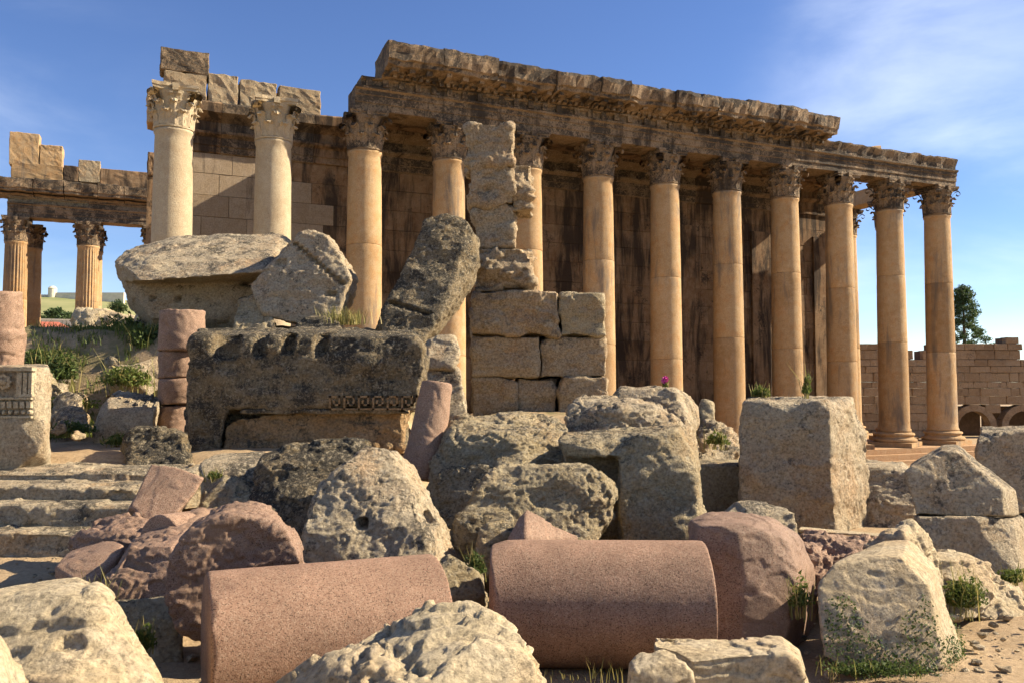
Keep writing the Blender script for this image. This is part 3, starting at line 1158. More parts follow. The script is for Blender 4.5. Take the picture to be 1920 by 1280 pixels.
# --- foreground boulders
stone('boulder', 'big cream boulder with a shaded hollow front beside the loose white corner stones', 'boulder', M['cream'],
      [('h', [(-160, 1135, 3.5), (0, 1120, 3.55), (105, 1093, 3.6), (142, 1091, 3.5), (185, 1118, 3.35), (200, 1150, 3.25), (250, 1225, 3.1), (315, 1320, 3.0), (430, 1560, 2.95), (420, 1500, 3.3),
              (215, 1140, 3.7), (130, 1100, 3.9), (-160, 1150, 3.9), (-200, 1620, 2.95), (0, 1148, 3.12), (80, 1150, 3.1), (130, 1195, 3.05), (170, 1270, 2.95), (230, 1560, 2.85), (-160, 1160, 3.12), (-200, 1600, 3.6), (380, 1480, 3.7)])],
      0.05, 0.008, 2.0, pits=0.015)
stone('boulder', 'bright white rough stone at the foot of the big cream boulder', 'boulder', M['cream'],
      [('h', [(-120, 1165, 2.45), (-10, 1182, 2.45), (22, 1228, 2.35), (40, 1300, 2.2), (50, 1500, 2.1), (-140, 1750, 2.0), (60, 1720, 2.1), (-120, 1180, 2.9), (0, 1200, 2.8), (50, 1350, 2.8), (60, 1600, 2.7)])],
      0.04, 0.008, 2, pits=0.01)
stone('boulder', 'small jagged pale stone wedged against the big cream boulder', 'boulder', M['cream'],
      [('h', [(15, 1250, 2.6), (62, 1240, 2.55), (66, 1290, 2.45), (70, 1420, 2.4), (0, 1500, 2.3), (90, 1650, 2.35), (20, 1260, 2.85), (60, 1260, 2.8), (80, 1600, 2.8), (-20, 1600, 2.7)])], 0.03, 0.008, 2)
stone('boulder', 'pale rounded boulder in front of the gap between the two pink drums', 'boulder', M['cream'],
      [('h', [(470, 1330, 3.0), (560, 1275, 3.05), (610, 1240, 3.0), (665, 1195, 3.05), (725, 1158, 3.15), (800, 1144, 3.2), (878, 1150, 3.15), (925, 1186, 3.05), (965, 1200, 3.0), (1005, 1240, 2.9), (1050, 1300, 2.85), (1130, 1450, 2.8),
              (430, 1500, 2.8), (420, 1600, 2.75), (1150, 1600, 2.75), (700, 1230, 2.75), (860, 1215, 2.75), (760, 1400, 2.5), (620, 1560, 2.45), (950, 1580, 2.45), (700, 1190, 3.6), (880, 1180, 3.6), (1000, 1300, 3.5), (560, 1320, 3.5), (1100, 1500, 3.4), (480, 1500, 3.4)])],
      0.06, 0.012, 3, pits=0.02, fscale=3)
stone('stone_slab', 'flat cream slab with a broken left end in front of the right pink drum', 'slab', M['cream'],
      [('h', [(1228, 1208, 3.75), (1300, 1222, 3.6), (1480, 1226, 3.6), (1500, 1240, 3.62), (1520, 1300, 3.6), (1530, 1400, 3.6), (1290, 1410, 3.6), (1225, 1190, 3.98), (1290, 1193, 4.0), (1462, 1195, 4.0), (1492, 1215, 4.0), (1525, 1340, 4.0), (1225, 1370, 3.9)])],
      0.028, 0.006, 1.5, pits=0.006, cuts=1)
stone('boulder', 'small broken cream stone leaning on the flat slab', 'boulder', M['cream'],
      [('h', [(1183, 1245, 3.45), (1200, 1224, 3.5), (1235, 1217, 3.55), (1270, 1240, 3.5), (1302, 1248, 3.45), (1310, 1300, 3.4), (1305, 1420, 3.4), (1180, 1425, 3.35), (1190, 1250, 3.75), (1290, 1260, 3.75), (1300, 1400, 3.7), (1180, 1400, 3.7)])], 0.035, 0.008, 2)

# --- pink granite drums lying on the ground
RD = 0.355
stone('column_drum', 'pink granite column drum lying with its broken end against the jagged drum fragment', 'column drum', M['granite'],
      [('c', (-1.47, 4.03, RD - 0.01), (-0.42, 4.50, RD - 0.01), RD, RD - 0.01)], 0.0015, 0.0012, 0.5, vox=0.009, cuts=9)
stone('column_drum', 'pink granite column drum lying beside the tall broken granite lump', 'column drum', M['granite'],
      [('c', (-0.12, 4.86, RD - 0.01), (1.11, 4.83, RD - 0.01), RD, RD)], 0.0015, 0.0012, 0.5, vox=0.009, cuts=9)
stone('drum_fragment', 'jagged upended granite drum fragment with a broken conglomerate edge', 'drum fragment', M['granite_dark'],
      [('c', P(438, 1090, 4.62), P(438, 1090, 4.62) + np.array((-0.1, 0.42, 0.0)), 0.372, 0.365), ('w', [(-1.75, 4.75, -0.05), (-1.3, 4.7, -0.05), (-1.3, 5.2, -0.05), (-1.7, 5.2, -0.05), (-1.65, 4.8, 0.4), (-1.35, 4.8, 0.4), (-1.4, 5.1, 0.4)])],
      0.028, 0.01, 0.6, fscale=4.0, vox=0.011, pits=0.03, cuts=5)
stone('boulder', 'grey shaded stone filling the gap between the two pink drums', 'boulder', M['grey'],
      [('h', [(800, 1060, 5.1), (850, 1035, 5.2), (900, 1060, 5.2), (905, 1160, 5.1), (800, 1190, 5.0), (840, 1045, 5.7), (900, 1070, 5.7), (900, 1150, 5.6), (800, 1150, 5.5)])], 0.04)
stone('granite_lump', 'tall broken granite lump with a rough sunlit right side beside the cream block', 'boulder', M['granite_dark'],
      [('h', [(1288, 970, 5.55), (1330, 957, 5.6), (1400, 958, 5.6), (1455, 968, 5.6), (1500, 1002, 5.75), (1528, 1060, 5.75), (1530, 1110, 5.7), (1515, 1200, 5.5), (1310, 985, 5.1), (1400, 985, 5.0), (1470, 1020, 5.02),
              (1495, 1080, 5.02), (1470, 1222, 4.95), (1390, 1228, 4.9), (1300, 1215, 5.0), (1292, 1110, 5.05), (1300, 1180, 5.6), (1530, 1190, 5.9), (1350, 975, 6.0), (1460, 985, 6.0)])],
      0.016, 0.006, 1.4, fscale=2.5)
stone('granite_shard', 'pointed pale granite shard standing behind the right pink drum', 'granite shard', M['granite_pale'],
      [('h', [(944, 1030, 5.75), (985, 953, 5.95), (1000, 962, 5.95), (1085, 1003, 6.0), (1090, 1080, 5.95), (990, 1080, 5.6), (985, 1005, 5.7), (944, 1080, 5.8), (985, 965, 6.15), (1080, 1010, 6.3), (1085, 1060, 6.3), (950, 1060, 6.2)])], 0.018, 0.005, 1, cuts=2)
stone('boulder', 'small dark stone tucked beside the pointed granite shard', 'boulder', M['grey'],
      [('h', [(898, 985, 6.0), (925, 962, 6.1), (962, 955, 6.15), (970, 1000, 6.0), (965, 1080, 5.9), (880, 1080, 5.9), (900, 1000, 6.5), (960, 980, 6.5), (960, 1050, 6.5)])], 0.03)

# --- granite rubble at the foot of the steps
stone('drum_fragment', 'broken half drum with a mossy rough face at the foot of the granite slabs', 'drum fragment', M['granite_dark'],
      [('h', [(183, 1110, 5.2), (205, 1058, 5.2), (240, 1028, 5.25), (330, 1030, 5.2), (355, 1050, 5.2), (350, 1110, 5.1), (340, 1170, 5.0), (190, 1165, 5.1), (245, 1010, 5.6), (300, 985, 5.9), (345, 965, 6.05), (385, 955, 6.1), (400, 970, 6.0), (390, 1060, 5.8), (300, 1060, 5.9)])],
      0.035, 0.012, 1.5, fscale=3.2, pits=0.02)
stone('granite_slab', 'flat tan granite slab tilted against the mossy half drum', 'slab', M['granite_pale'],
      [('h', [(104, 1062, 5.5), (150, 1090, 5.35), (175, 1090, 5.35), (228, 1030, 5.6), (232, 1016, 5.75), (195, 1010, 5.85), (130, 1030, 5.85), (104, 1100, 5.5), (150, 1135, 5.3), (180, 1130, 5.35), (225, 1100, 5.7), (110, 1110, 5.8)])], 0.015, 0.004, 1, cuts=1)
stone('boulder', 'rough dark pink granite lump below the upright pink slab', 'boulder', M['granite_dark'],
      [('h', [(132, 1025, 6.0), (150, 995, 6.1), (200, 962, 6.2), (255, 955, 6.25), (290, 975, 6.2), (280, 1010, 6.0), (220, 1020, 5.9), (140, 1060, 5.85), (300, 1060, 5.9), (150, 1000, 6.6), (280, 980, 6.6), (280, 1050, 6.6), (150, 1050, 6.6)])],
      0.06, 0.02, 1.5, fscale=4, pits=0.03)
stone('granite_slab', 'upright flat pink granite slab leaning before the sandy landing', 'slab', M['granite_pale'],
      [('p', [(283, 868, 6.75), (330, 875, 6.72), (382, 895, 6.68), (366, 922, 6.6), (345, 945, 6.55), (320, 975, 6.45), (300, 990, 6.4), (243, 950, 6.45)], (-0.12, 0.22, -0.08)),
       ('p', [(300, 930, 6.6), (320, 975, 6.45), (300, 990, 6.4), (255, 955, 6.45), (250, 1060, 6.3), (320, 1060, 6.3)], (0, 0.25, 0))], 0.012, 0.003, 0.8, cuts=0)
stone('drum_fragment', 'rounded granite drum piece in shadow behind the jagged upended fragment', 'drum fragment', M['granite_pale'],
      [('c', P(300, 1030, 5.75), P(420, 1010, 6.25), 0.24, 0.24)], 0.015, 0.004, 1)
stone('stone_slab', 'low dark slab lying in shadow under the mossy half drum', 'slab', M['grey'],
      [('h', [(200, 1130, 4.9), (335, 1112, 5.0), (345, 1190, 4.8), (340, 1260, 4.7), (215, 1240, 4.75), (200, 1120, 5.5), (340, 1110, 5.5), (330, 1220, 5.3), (210, 1220, 5.3)])], 0.02, cuts=2)

# --- the big rocks in the middle
stone('boulder', 'black lichened angular boulder behind the socketed boulder', 'boulder', M['dark'],
      [('h', [(462, 915, 6.7), (497, 852, 6.95), (558, 842, 7.0), (588, 826, 7.05), (684, 822, 7.1), (700, 842, 7.0), (700, 960, 6.5), (560, 1050, 6.4), (470, 1000, 6.5), (455, 1060, 6.5), (700, 1060, 6.6), (500, 860, 7.6), (690, 830, 7.7), (700, 1000, 7.6), (470, 1000, 7.5)])],
      0.05, 0.015, 2, fscale=3, pits=0.03)
stone('boulder', 'large socketed limestone boulder with a bright sloping right side', 'boulder', M['tan'],
      [('h', [(566, 1060, 5.65), (572, 975, 5.75), (598, 908, 5.9), (645, 868, 6.0), (690, 836, 6.15), (728, 842, 6.15), (768, 905, 5.95), (790, 985, 5.75), (805, 1060, 5.65), (800, 1120, 5.6), (570, 1130, 5.6),
              (745, 845, 6.3), (790, 895, 6.55), (830, 960, 6.5), (862, 1035, 6.35), (870, 1100, 6.25), (700, 838, 6.7), (600, 910, 6.5), (590, 1060, 6.6), (800, 920, 6.8), (850, 1080, 6.7)])],
      0.028, 0.012, 1.2, fscale=3, pits=0.02,
      dents=[(P(680, 980, 5.78), (0.042, 0.25, 0.038), 0.13, (0, 1, 0)), (P(808, 972, 6.05), (0.045, 0.12, 0.07), 0.08, (-0.8, 0.6, 0))], cuts=4)
stone('stone_slab', 'pale flat slab lying before the meander carved block', 'slab', M['tan'],
      [('h', [(372, 868, 7.5), (400, 848, 8.1), (497, 847, 8.1), (490, 872, 7.5), (470, 895, 7.4), (380, 895, 7.4), (400, 880, 8.0), (490, 880, 8.0), (380, 960, 7.4), (480, 960, 7.4)])], 0.02, cuts=2)
stone('boulder', 'rounded grey stone beside the upright pink slab', 'boulder', M['grey'],
      [('h', [(380, 925, 6.9), (400, 895, 7.0), (440, 890, 7.0), (480, 905, 6.9), (490, 960, 6.7), (470, 1020, 6.6), (385, 1010, 6.6), (400, 900, 7.4), (480, 910, 7.4), (480, 1000, 7.3), (390, 1000, 7.2)])], 0.04, pits=0.01)
stone('granite_stub', 'leaning smooth granite column stub beside the meander carved block', 'column stub', M['granite_pale'],
      [('c', P(791, 900, 8.2), P(819, 716, 8.35), 0.222, 0.155)], 0.012, 0.003, 0.8)
stone('boulder', 'rounded rock with a smooth pink top behind the low grey block', 'boulder', M['grey'],
      [('h', [(796, 915, 7.7), (803, 880, 7.8), (828, 852, 7.9), (850, 820, 8.0), (930, 812, 7.9), (1040, 830, 7.85), (1052, 880, 7.6), (1050, 990, 7.4), (850, 1000, 7.3), (800, 980, 7.5), (846, 783, 8.4), (870, 776, 8.5), (1000, 767, 8.6), (1050, 782, 8.6), (1066, 800, 8.4), (1060, 900, 8.6), (820, 900, 8.6)])],
      0.045, 0.015, 2, fscale=3, pits=0.03)
stone('stone_block', 'low grey lichened block with an undercut corner before the hollowed block', 'block', M['grey'],
      [('h', [(838, 985, 6.35), (880, 925, 6.5), (918, 882, 6.6), (945, 872, 6.6), (1108, 876, 6.6), (1146, 905, 6.62), (1150, 968, 6.6), (1135, 985, 6.6), (1095, 990, 6.5), (1090, 1060, 6.4), (840, 1060, 6.3), (940, 866, 6.9), (1105, 868, 7.0), (1150, 900, 7.0), (1150, 970, 7.0), (1080, 1040, 6.95), (850, 1040, 6.9)])],
      0.04, 0.014, 1.8, fscale=3, pits=0.025, cuts=3)
stone('stone_block', 'large block hollowed by a curved channel down its left side', 'block', M['grey'],
      [('h', [(1160, 842, 7.0), (1200, 812, 7.1), (1272, 808, 7.1), (1297, 838, 7.05), (1310, 930, 6.95), (1318, 1060, 6.85), (1165, 1080, 6.85), (1175, 900, 6.95), (1270, 798, 7.6), (1306, 838, 7.7), (1322, 950, 7.6), (1326, 1060, 7.5), (1170, 800, 7.8), (1165, 1000, 7.8)]),
       ('h', [(1046, 826, 7.2), (1060, 806, 7.4), (1200, 800, 7.4), (1200, 850, 7.1), (1060, 852, 7.2), (1150, 856, 7.05), (1050, 830, 8.0), (1200, 805, 8.0), (1200, 870, 7.9), (1060, 850, 8.0)]),
       ('h', [(1055, 850, 7.45), (1200, 850, 7.4), (1200, 1060, 7.3), (1060, 1060, 7.4), (1060, 850, 8.0), (1200, 850, 8.0), (1200, 1050, 8.0), (1060, 1050, 8.0)])],
      0.035, 0.014, 2, fscale=3, pits=0.022, cuts=3)
stone('boulder', 'long low pale rock below the stone pier', 'boulder', M['tan'],
      [('h', [(1062, 782, 9.6), (1082, 745, 9.9), (1190, 748, 9.9), (1200, 765, 9.5), (1240, 765, 9.6), (1276, 792, 9.5), (1280, 850, 9.3), (1060, 850, 9.3), (1090, 742, 10.5), (1230, 755, 10.5), (1280, 800, 10.3), (1280, 900, 10), (1060, 900, 10), (1160, 765, 9.4), (1070, 1000, 9.3), (1280, 1000, 9.3)])],
      0.06, 0.015, 2, fscale=2.4)
stone('stone_block', 'squared block with a rough sunlit end behind the long low rock', 'block', M['tan'],
      [('h', [(1142, 752, 10.6), (1160, 732, 10.7), (1262, 732, 10.6), (1282, 770, 10.4), (1288, 840, 10.2), (1150, 850, 10.2), (1165, 725, 11.2), (1276, 725, 11.4), (1303, 766, 11.3), (1312, 835, 11.2), (1310, 900, 11.1), (1150, 900, 11), (1290, 930, 10.2), (1150, 930, 10.2)])],
      0.05, 0.016, 1.8, fscale=2.4, pits=0.02, cuts=3)
stone('boulder', 'small upright dark stone at the shoulder of the squared block', 'boulder', M['grey'],
      [('h', [(1303, 800, 12), (1306, 752, 12), (1322, 744, 12.1), (1338, 750, 12), (1342, 800, 11.9), (1340, 850, 11.8), (1300, 850, 11.8), (1310, 748, 12.5), (1338, 755, 12.5), (1340, 850, 12.4), (1300, 850, 12.4)])], 0.03)
stone('boulder', 'rough sunlit rubble stone beside the tall weathered block', 'boulder', M['tan'],
      [('h', [(1303, 850, 11.2), (1308, 790, 11.6), (1340, 786, 11.6), (1362, 806, 11.5), (1382, 818, 11.6), (1386, 860, 11.2), (1310, 862, 11.0), (1310, 950, 11), (1386, 950, 11), (1320, 790, 12.2), (1380, 820, 12.2), (1380, 940, 12)])],
      0.07, 0.025, 1, fscale=4, pits=0.03)
stone('stone_block', 'dark shaded block with a pale ledge left of the tall weathered block', 'block', M['grey'],
      [('h', [(1306, 872, 9.7), (1390, 872, 9.7), (1390, 985, 9.6), (1306, 985, 9.6), (1306, 860, 10.3), (1390, 860, 10.3), (1390, 985, 10.2), (1306, 985, 10.2)])], 0.02, 0.01, 1.5, cuts=1)

# --- right side
stone('stone_block', 'tall weathered block with a rough sunlit right face and plants on top', 'block', M['tan'],
      [('h', [(1386, 778, 9.1), (1398, 754, 9.15), (1540, 750, 8.9), (1556, 770, 8.85), (1556, 868, 8.85), (1387, 868, 9.05), (1410, 742, 9.9), (1600, 742, 9.9), (1622, 752, 9.8), (1630, 800, 9.75), (1628, 868, 9.7), (1400, 868, 10)]),
       ('h', [(1385, 868, 9.06), (1557, 866, 8.82), (1562, 1010, 8.7), (1388, 1010, 9.0), (1632, 860, 9.7), (1634, 1000, 9.6), (1400, 866, 10), (1400, 1000, 10)])],
      0.035, 0.012, 1.6, fscale=2.6, pits=0.025, cuts=2)
stone('stone_block', 'low broken block in shadow between the tall block and the gabled stone', 'block', M['tan'],
      [('h', [(1612, 868, 9.75), (1690, 868, 9.8), (1708, 890, 9.6), (1716, 930, 9.5), (1716, 1000, 9.4), (1612, 1000, 9.4), (1620, 860, 10.4), (1700, 864, 10.4), (1716, 990, 10.3), (1620, 990, 10.3)])], 0.04, 0.014, 1.5, pits=0.02)
stone('stone_block', 'gable shaped stone standing on a plain base block', 'block', M['tan'],
      [('h', [(1698, 884, 7.25), (1765, 845, 7.3), (1788, 842, 7.3), (1800, 848, 7.3), (1880, 918, 7.15), (1884, 966, 7.1), (1716, 964, 7.15), (1712, 870, 7.8), (1768, 834, 7.9), (1795, 834, 7.9), (1818, 850, 7.9), (1906, 918, 7.75), (1912, 966, 7.7), (1720, 964, 7.8)])],
      0.018, 0.006, 1.2, cuts=1)
stone('stone_block', 'plain sandy base block under the gable shaped stone', 'block', M['tan'],
      [('h', [(1716, 967, 7.12), (1886, 969, 7.05), (1900, 985, 7.05), (1910, 1090, 6.95), (1740, 1085, 7.0), (1722, 1000, 7.1), (1716, 966, 7.9), (1916, 967, 7.8), (1930, 1000, 7.7), (1935, 1080, 7.6), (1730, 1070, 7.8)])],
      0.018, 0.006, 1.2, cuts=1)
stone('stone_block', 'long squared block with a pale top behind the gable shaped stone', 'block', M['tan'],
      [('h', [(1826, 850, 10), (1834, 812, 10), (2030, 806, 10), (2030, 960, 9.8), (1830, 960, 9.8), (1840, 800, 10.8), (2030, 796, 10.8), (2030, 950, 10.6), (1836, 950, 10.6)])], 0.03, 0.01, 1.5, cuts=2)
stone('boulder', 'low tan rock peeping out behind the tall granite lump', 'boulder', M['tan'],
      [('h', [(1328, 975, 6.3), (1360, 948, 6.4), (1420, 938, 6.45), (1445, 945, 6.4), (1490, 962, 6.3), (1497, 1000, 6.2), (1490, 1080, 6.1), (1330, 1080, 6.1), (1360, 945, 6.9), (1480, 960, 6.9), (1490, 1060, 6.8), (1340, 1060, 6.8)])], 0.035, pits=0.01)
cream_block = stone('stone_block', 'cream block with mossy weeds at its foot and a bright right edge', 'block', M['cream'],
      [('h', [(1534, 1092, 4.85), (1562, 1058, 4.9), (1640, 1040, 4.92), (1700, 1045, 4.88), (1735, 1075, 4.8), (1746, 1110, 4.76), (1770, 1255, 4.62), (1600, 1262, 4.6), (1545, 1230, 4.65), (1536, 1160, 4.75),
              (1575, 1045, 5.35), (1660, 1012, 5.4), (1712, 1010, 5.4), (1752, 1050, 5.3), (1770, 1110, 5.2), (1804, 1228, 5.0), (1790, 1240, 4.95), (1560, 1200, 5.3), (1600, 1230, 5.4), (1780, 1200, 5.4)])],
      0.011, 0.005, 1.2, cuts=2)
stone('boulder', 'bright cone shaped rock on the back of the cream block', 'boulder', M['cream'],
      [('h', [(1625, 1025, 5.6), (1655, 990, 5.75), (1690, 969, 5.85), (1716, 968, 5.85), (1738, 1002, 5.8), (1758, 1050, 5.7), (1765, 1120, 5.6), (1640, 1120, 5.5), (1690, 1000, 5.5), (1720, 1060, 5.45), (1700, 985, 6.2), (1750, 1050, 6.2), (1650, 1050, 6.2), (1680, 1160, 5.6), (1770, 1160, 5.9)])],
      0.05, 0.012, 1.5, fscale=4, pits=0.02)
stone('boulder', 'low sunlit boulder with a weedy side beside the gravel path', 'boulder', M['cream'],
      [('h', [(1742, 1050, 5.9), (1760, 1038, 6.1), (1805, 1040, 6.1), (1845, 1058, 6.0), (1860, 1080, 5.9), (1850, 1120, 5.75), (1830, 1160, 5.6), (1745, 1160, 5.6), (1760, 1045, 6.5), (1850, 1065, 6.4), (1880, 1150, 6.2), (1750, 1150, 6.4)]),
       ('h', [(1830, 1085, 6.0), (1870, 1080, 6.05), (1900, 1105, 6.0), (1920, 1135, 5.95), (1922, 1160, 5.85), (1820, 1165, 5.7), (1850, 1090, 6.5), (1910, 1120, 6.4), (1920, 1160, 6.3)])], 0.05, 0.012, 2, fscale=3, pits=0.02)
stone('boulder', 'pinkish broken rubble between the granite lump and the cone shaped rock', 'boulder', M['granite_pale'],
      [('h', [(1490, 1030, 5.9), (1500, 1000, 6.1), (1580, 1000, 6.1), (1640, 1010, 6.0), (1660, 1040, 5.8), (1650, 1120, 5.6), (1500, 1120, 5.6), (1510, 1000, 6.5), (1650, 1015, 6.4), (1650, 1100, 6.3), (1500, 1100, 6.3)])], 0.06, 0.02, 1.2, fscale=5, pits=0.03)
stone('stone_slab', 'thin white slab edge lying on the pinkish rubble', 'slab', M['cream'],
      [('h', [(1496, 990, 6.5), (1664, 1003, 6.4), (1664, 1010, 6.4), (1496, 998, 6.5), (1500, 986, 6.9), (1664, 999, 6.85), (1664, 1006, 6.85), (1500, 995, 6.9)])], 0.008, 0.003, 1, cuts=0)

# --- meander carved block
D = 9.6
gk = stone('carved_block', 'huge black lichened block carved with a meander band and frieze', 'carved block', M['dark'],
      [('h', [(352, 660, D), (362, 632, D + .05), (380, 628, D + .1), (775, 630, D + .1), (794, 650, D + .05), (797, 690, D), (788, 715, D), (776, 745, D), (770, 768, D), (352, 768, D - .02), (370, 614, D + .95), (770, 616, D + 1), (800, 650, D + 1), (790, 768, D + 1), (360, 768, D + 1)]),
       ('h', [(372, 765, D + .3), (765, 765, D + .3), (760, 880, D + .3), (372, 880, D + .3), (372, 765, D + 1), (765, 765, D + 1), (760, 880, D + 1), (372, 880, D + 1)]),
       ('h', [(352, 760, D - .02), (425, 760, D - .02), (415, 850, D), (385, 868, D), (356, 850, D), (352, 760, D + .9), (425, 760, D + .9), (415, 868, D + .9), (356, 868, D + .9)])],
      0.05, 0.018, 2, fscale=2.6, pits=0.03,
      dents=[(P(x_, 643 if x_ != 425 else 650, D + .05), (0.07 if x_ != 425 else 0.15, 0.3, 0.09 + 0.03 * (x_ % 3)), 0.16, (0.0, 1, -0.1)) for x_ in (425, 488, 541, 601)], cuts=2)
mb = MB()
for k, x in enumerate(np.arange(618, 782, 27)):
    y0, y1, w = 741, 768, 3.6
    prd = 0.034
    xx = x
    for (xa, ya, xb, yb) in ((0, 0, 21, w), (0, 0, w, 27), (17.4, 0, 21, 19), (7, 15.4, 21, 19), (7, 8, 10.6, 19), (0, 23.4, 27, 27)):
        pbox(mb, xx + xa, y0 + ya - 0.02 * k, xx + xb, y0 + yb - 0.02 * k, D, 0.1, prd + 0.003 * (k % 2))
child_mesh('meander_band', mb, gk, M['ochre'])
stone('frieze_panel', None, None, M['ochre'], [('p', [(420, 768, D + .1), (762, 768, D + .1), (756, 850, D + .06), (420, 850, D + .06)], (0, .3, 0))], 0.05, 0.012, 1.0, parent=gk, fscale=3, pits=0.02)
stone('moulding', None, None, M['dark'], [('p', [(422, 765, D - .015), (768, 765, D - .015), (768, 775, D - .01), (422, 775, D - .01)], (0, .2, 0))], 0.012, 0.006, 1.0, parent=gk, fscale=4)
for x in range(440, 760, 24):
    mb = MB()
    c = P(x, 838, D + 0.06)
    mb.lathe([(0.06, 0), (0.06, 0.02), (0.035, 0.035), (0.02, 0.05)], 12)
    mb.v = [(c[0] + a, c[1] - z_, c[2] + b_) for (a, b_, z_) in mb.v]
    child_mesh('rosette', mb, gk, M['ochre'])

# --- tilted cornice and companions on the mound
stone('cornice_block', 'tilted fallen cornice block with a sunlit sloping top resting on the mound', 'cornice block', M['tan'],
      [('h', [(207, 472, 13.9), (237, 447, 14.7), (262, 528, 13.0), (222, 530, 14.2), (300, 442, 14.75), (530, 435, 14.75), (548, 448, 14.7), (492, 510, 13.05), (520, 530, 14.4)]),
       ('h', [(216, 505, 13.9), (264, 540, 13.75), (282, 596, 13.7), (244, 578, 14.3), (240, 500, 14.5), (480, 540, 13.8), (470, 596, 13.8), (480, 540, 14.6), (470, 600, 14.6), (300, 640, 14.2), (460, 640, 14.2)])],
      0.035, 0.012, 0.8, fscale=2.2, pits=0.015,
      dents=[(P(286, 558, 13.72), (0.05, 0.2, 0.035), 0.12, (0, 1, 0)), (P(333, 560, 13.74), (0.05, 0.2, 0.035), 0.12, (0, 1, 0))], cuts=2)
groove = [(552 + 9.0 * k, 456 + 7.6 * k) for k in range(11)]
stone('architrave_block', 'toppled layered block tipped on its corner against the tilted cornice', 'block', M['tan'],
      [('p', [(548, 452, 13.2), (466, 538, 13.0), (496, 590, 12.9), (540, 606, 12.9), (622, 622, 12.92), (640, 580, 12.98), (657, 520, 13.08), (642, 485, 13.12), (612, 442, 13.2), (576, 428, 13.25), (558, 438, 13.25)], (-0.05, 0.9, 0.05))],
      0.04, 0.014, 0.9, fscale=2.6, pits=0.02, cuts=0,
      dents=[(P(gx_, gy_, 13.1), (0.05, 0.3, 0.03), 0.1, (0, 1, 0)) for (gx_, gy_) in groove] + [(P(620, 551, 13.0), (0.09, 0.2, 0.04), 0.1, (0, 1, 0)), (P(527, 492, 13.1), (0.09, 0.25, 0.06), 0.07, (0, 1, 0))])
stone('boulder', 'dark shaded boulder propping up the toppled layered block', 'boulder', M['grey'],
      [('h', [(438, 590, 12.9), (450, 560, 13.1), (480, 555, 13.1), (515, 590, 12.9), (525, 640, 12.7), (440, 640, 12.7), (450, 560, 13.6), (515, 590, 13.6), (520, 640, 13.5), (440, 640, 13.5)])], 0.06, pits=0.02)
stone('boulder', 'low dark stone between the toppled block and the leaning shaft', 'boulder', M['dark'],
      [('h', [(545, 625, 12.4), (565, 598, 12.6), (600, 592, 12.7), (640, 605, 12.5), (655, 640, 12.3), (545, 650, 12.2), (570, 600, 13), (640, 610, 13), (650, 640, 13), (550, 650, 13)])], 0.05)
stone('leaning_block', 'dark leaning carved block slanting up against the stone pier', 'block', M['dark'],
      [('p', [(782, 452, 13.5), (798, 412, 13.6), (836, 399, 13.6), (874, 410, 13.6), (889, 436, 13.5), (892, 478, 13.4), (880, 522, 13.3), (846, 572, 13.1), (806, 606, 12.95), (792, 645, 12.75), (692, 632, 12.75), (715, 580, 12.95)], (0.05, 0.75, 0.0))],
      0.035, 0.018, 0.9, fscale=2.4, pits=0.02, cuts=3,
      dents=[(P(735 + 11 * k, 568 + 3.5 * k, 13.0), (0.06, 0.4, 0.03), 0.09, (0, 1, 0)) for k in range(7)])
stone('boulder', 'pale boulder in the dark gap before the stone pier', 'boulder', M['tan'],
      [('h', [(792, 665, 11.8), (797, 640, 11.9), (820, 627, 12), (850, 630, 12), (862, 660, 11.9), (850, 690, 11.8), (800, 690, 11.8), (800, 640, 12.5), (855, 640, 12.5), (850, 690, 12.5)]),
       ('h', [(790, 690, 11.9), (860, 690, 11.9), (880, 800, 11.6), (780, 800, 11.6), (790, 690, 12.6), (860, 690, 12.6), (880, 800, 12.6), (780, 800, 12.6)])], 0.045)

# --- stone pier
pier = bpy.data.objects.new('stone_pier', None)
COL.objects.link(pier)
pb = P(1000, 775, 15.4)
pier.location = pb
tag(pier, 'tall narrow pier of stacked weathered blocks before the colonnade', 'pier')
for (nm, x0, y0, x1, y1, dd, th, mt, ro) in (
        ('pier_block', 884, 708, 968, 792, 15.0, 1.1, 'pier', .03), ('pier_block', 970, 708, 1044, 792, 15.02, 1.1, 'pier', .03), ('pier_block', 1046, 707, 1140, 792, 14.95, 1.1, 'pier', .03),
        ('pier_block', 884, 631, 1012, 707, 14.95, 1.1, 'pier', .025), ('pier_block', 1014, 630, 1137, 706, 15.05, 1.0, 'pier', .03),
        ('pier_block', 881, 546, 1048, 629, 14.9, 1.15, 'pier', .045), ('pier_block', 1050, 548, 1136, 629, 14.95, 1.0, 'grey', .03),
        ('pier_block', 889, 465, 994, 545, 15.0, .9, 'pier', .09), ('pier_block', 893, 382, 965, 466, 15.05, .8, 'pier', .04),
        ('pier_block', 884, 309, 964, 384, 15.0, .8, 'pier', .06), ('pier_block', 958, 309, 996, 394, 15.1, .6, 'pier', .07), ('pier_block', 873, 231, 962, 308, 15.0, .85, 'pier', .05)):
    hh_ = [('p', [(x0, y0, dd), (x1, y0, dd), (x1, y1, dd), (x0, y1, dd)], (0.0, th, 0))]
    if y0 == 382:
        hh_ = [('p', [(886, y0, dd), (x1, y0, dd), (x1, y1, dd), (893, y1, dd), (893, 405, dd)], (0.0, th, 0))]
    stone(nm, None, None, M[mt], hh_, ro * 1.7, 0.016, 1.2, parent=pier, fscale=2.2, pits=0.02, cuts=4)

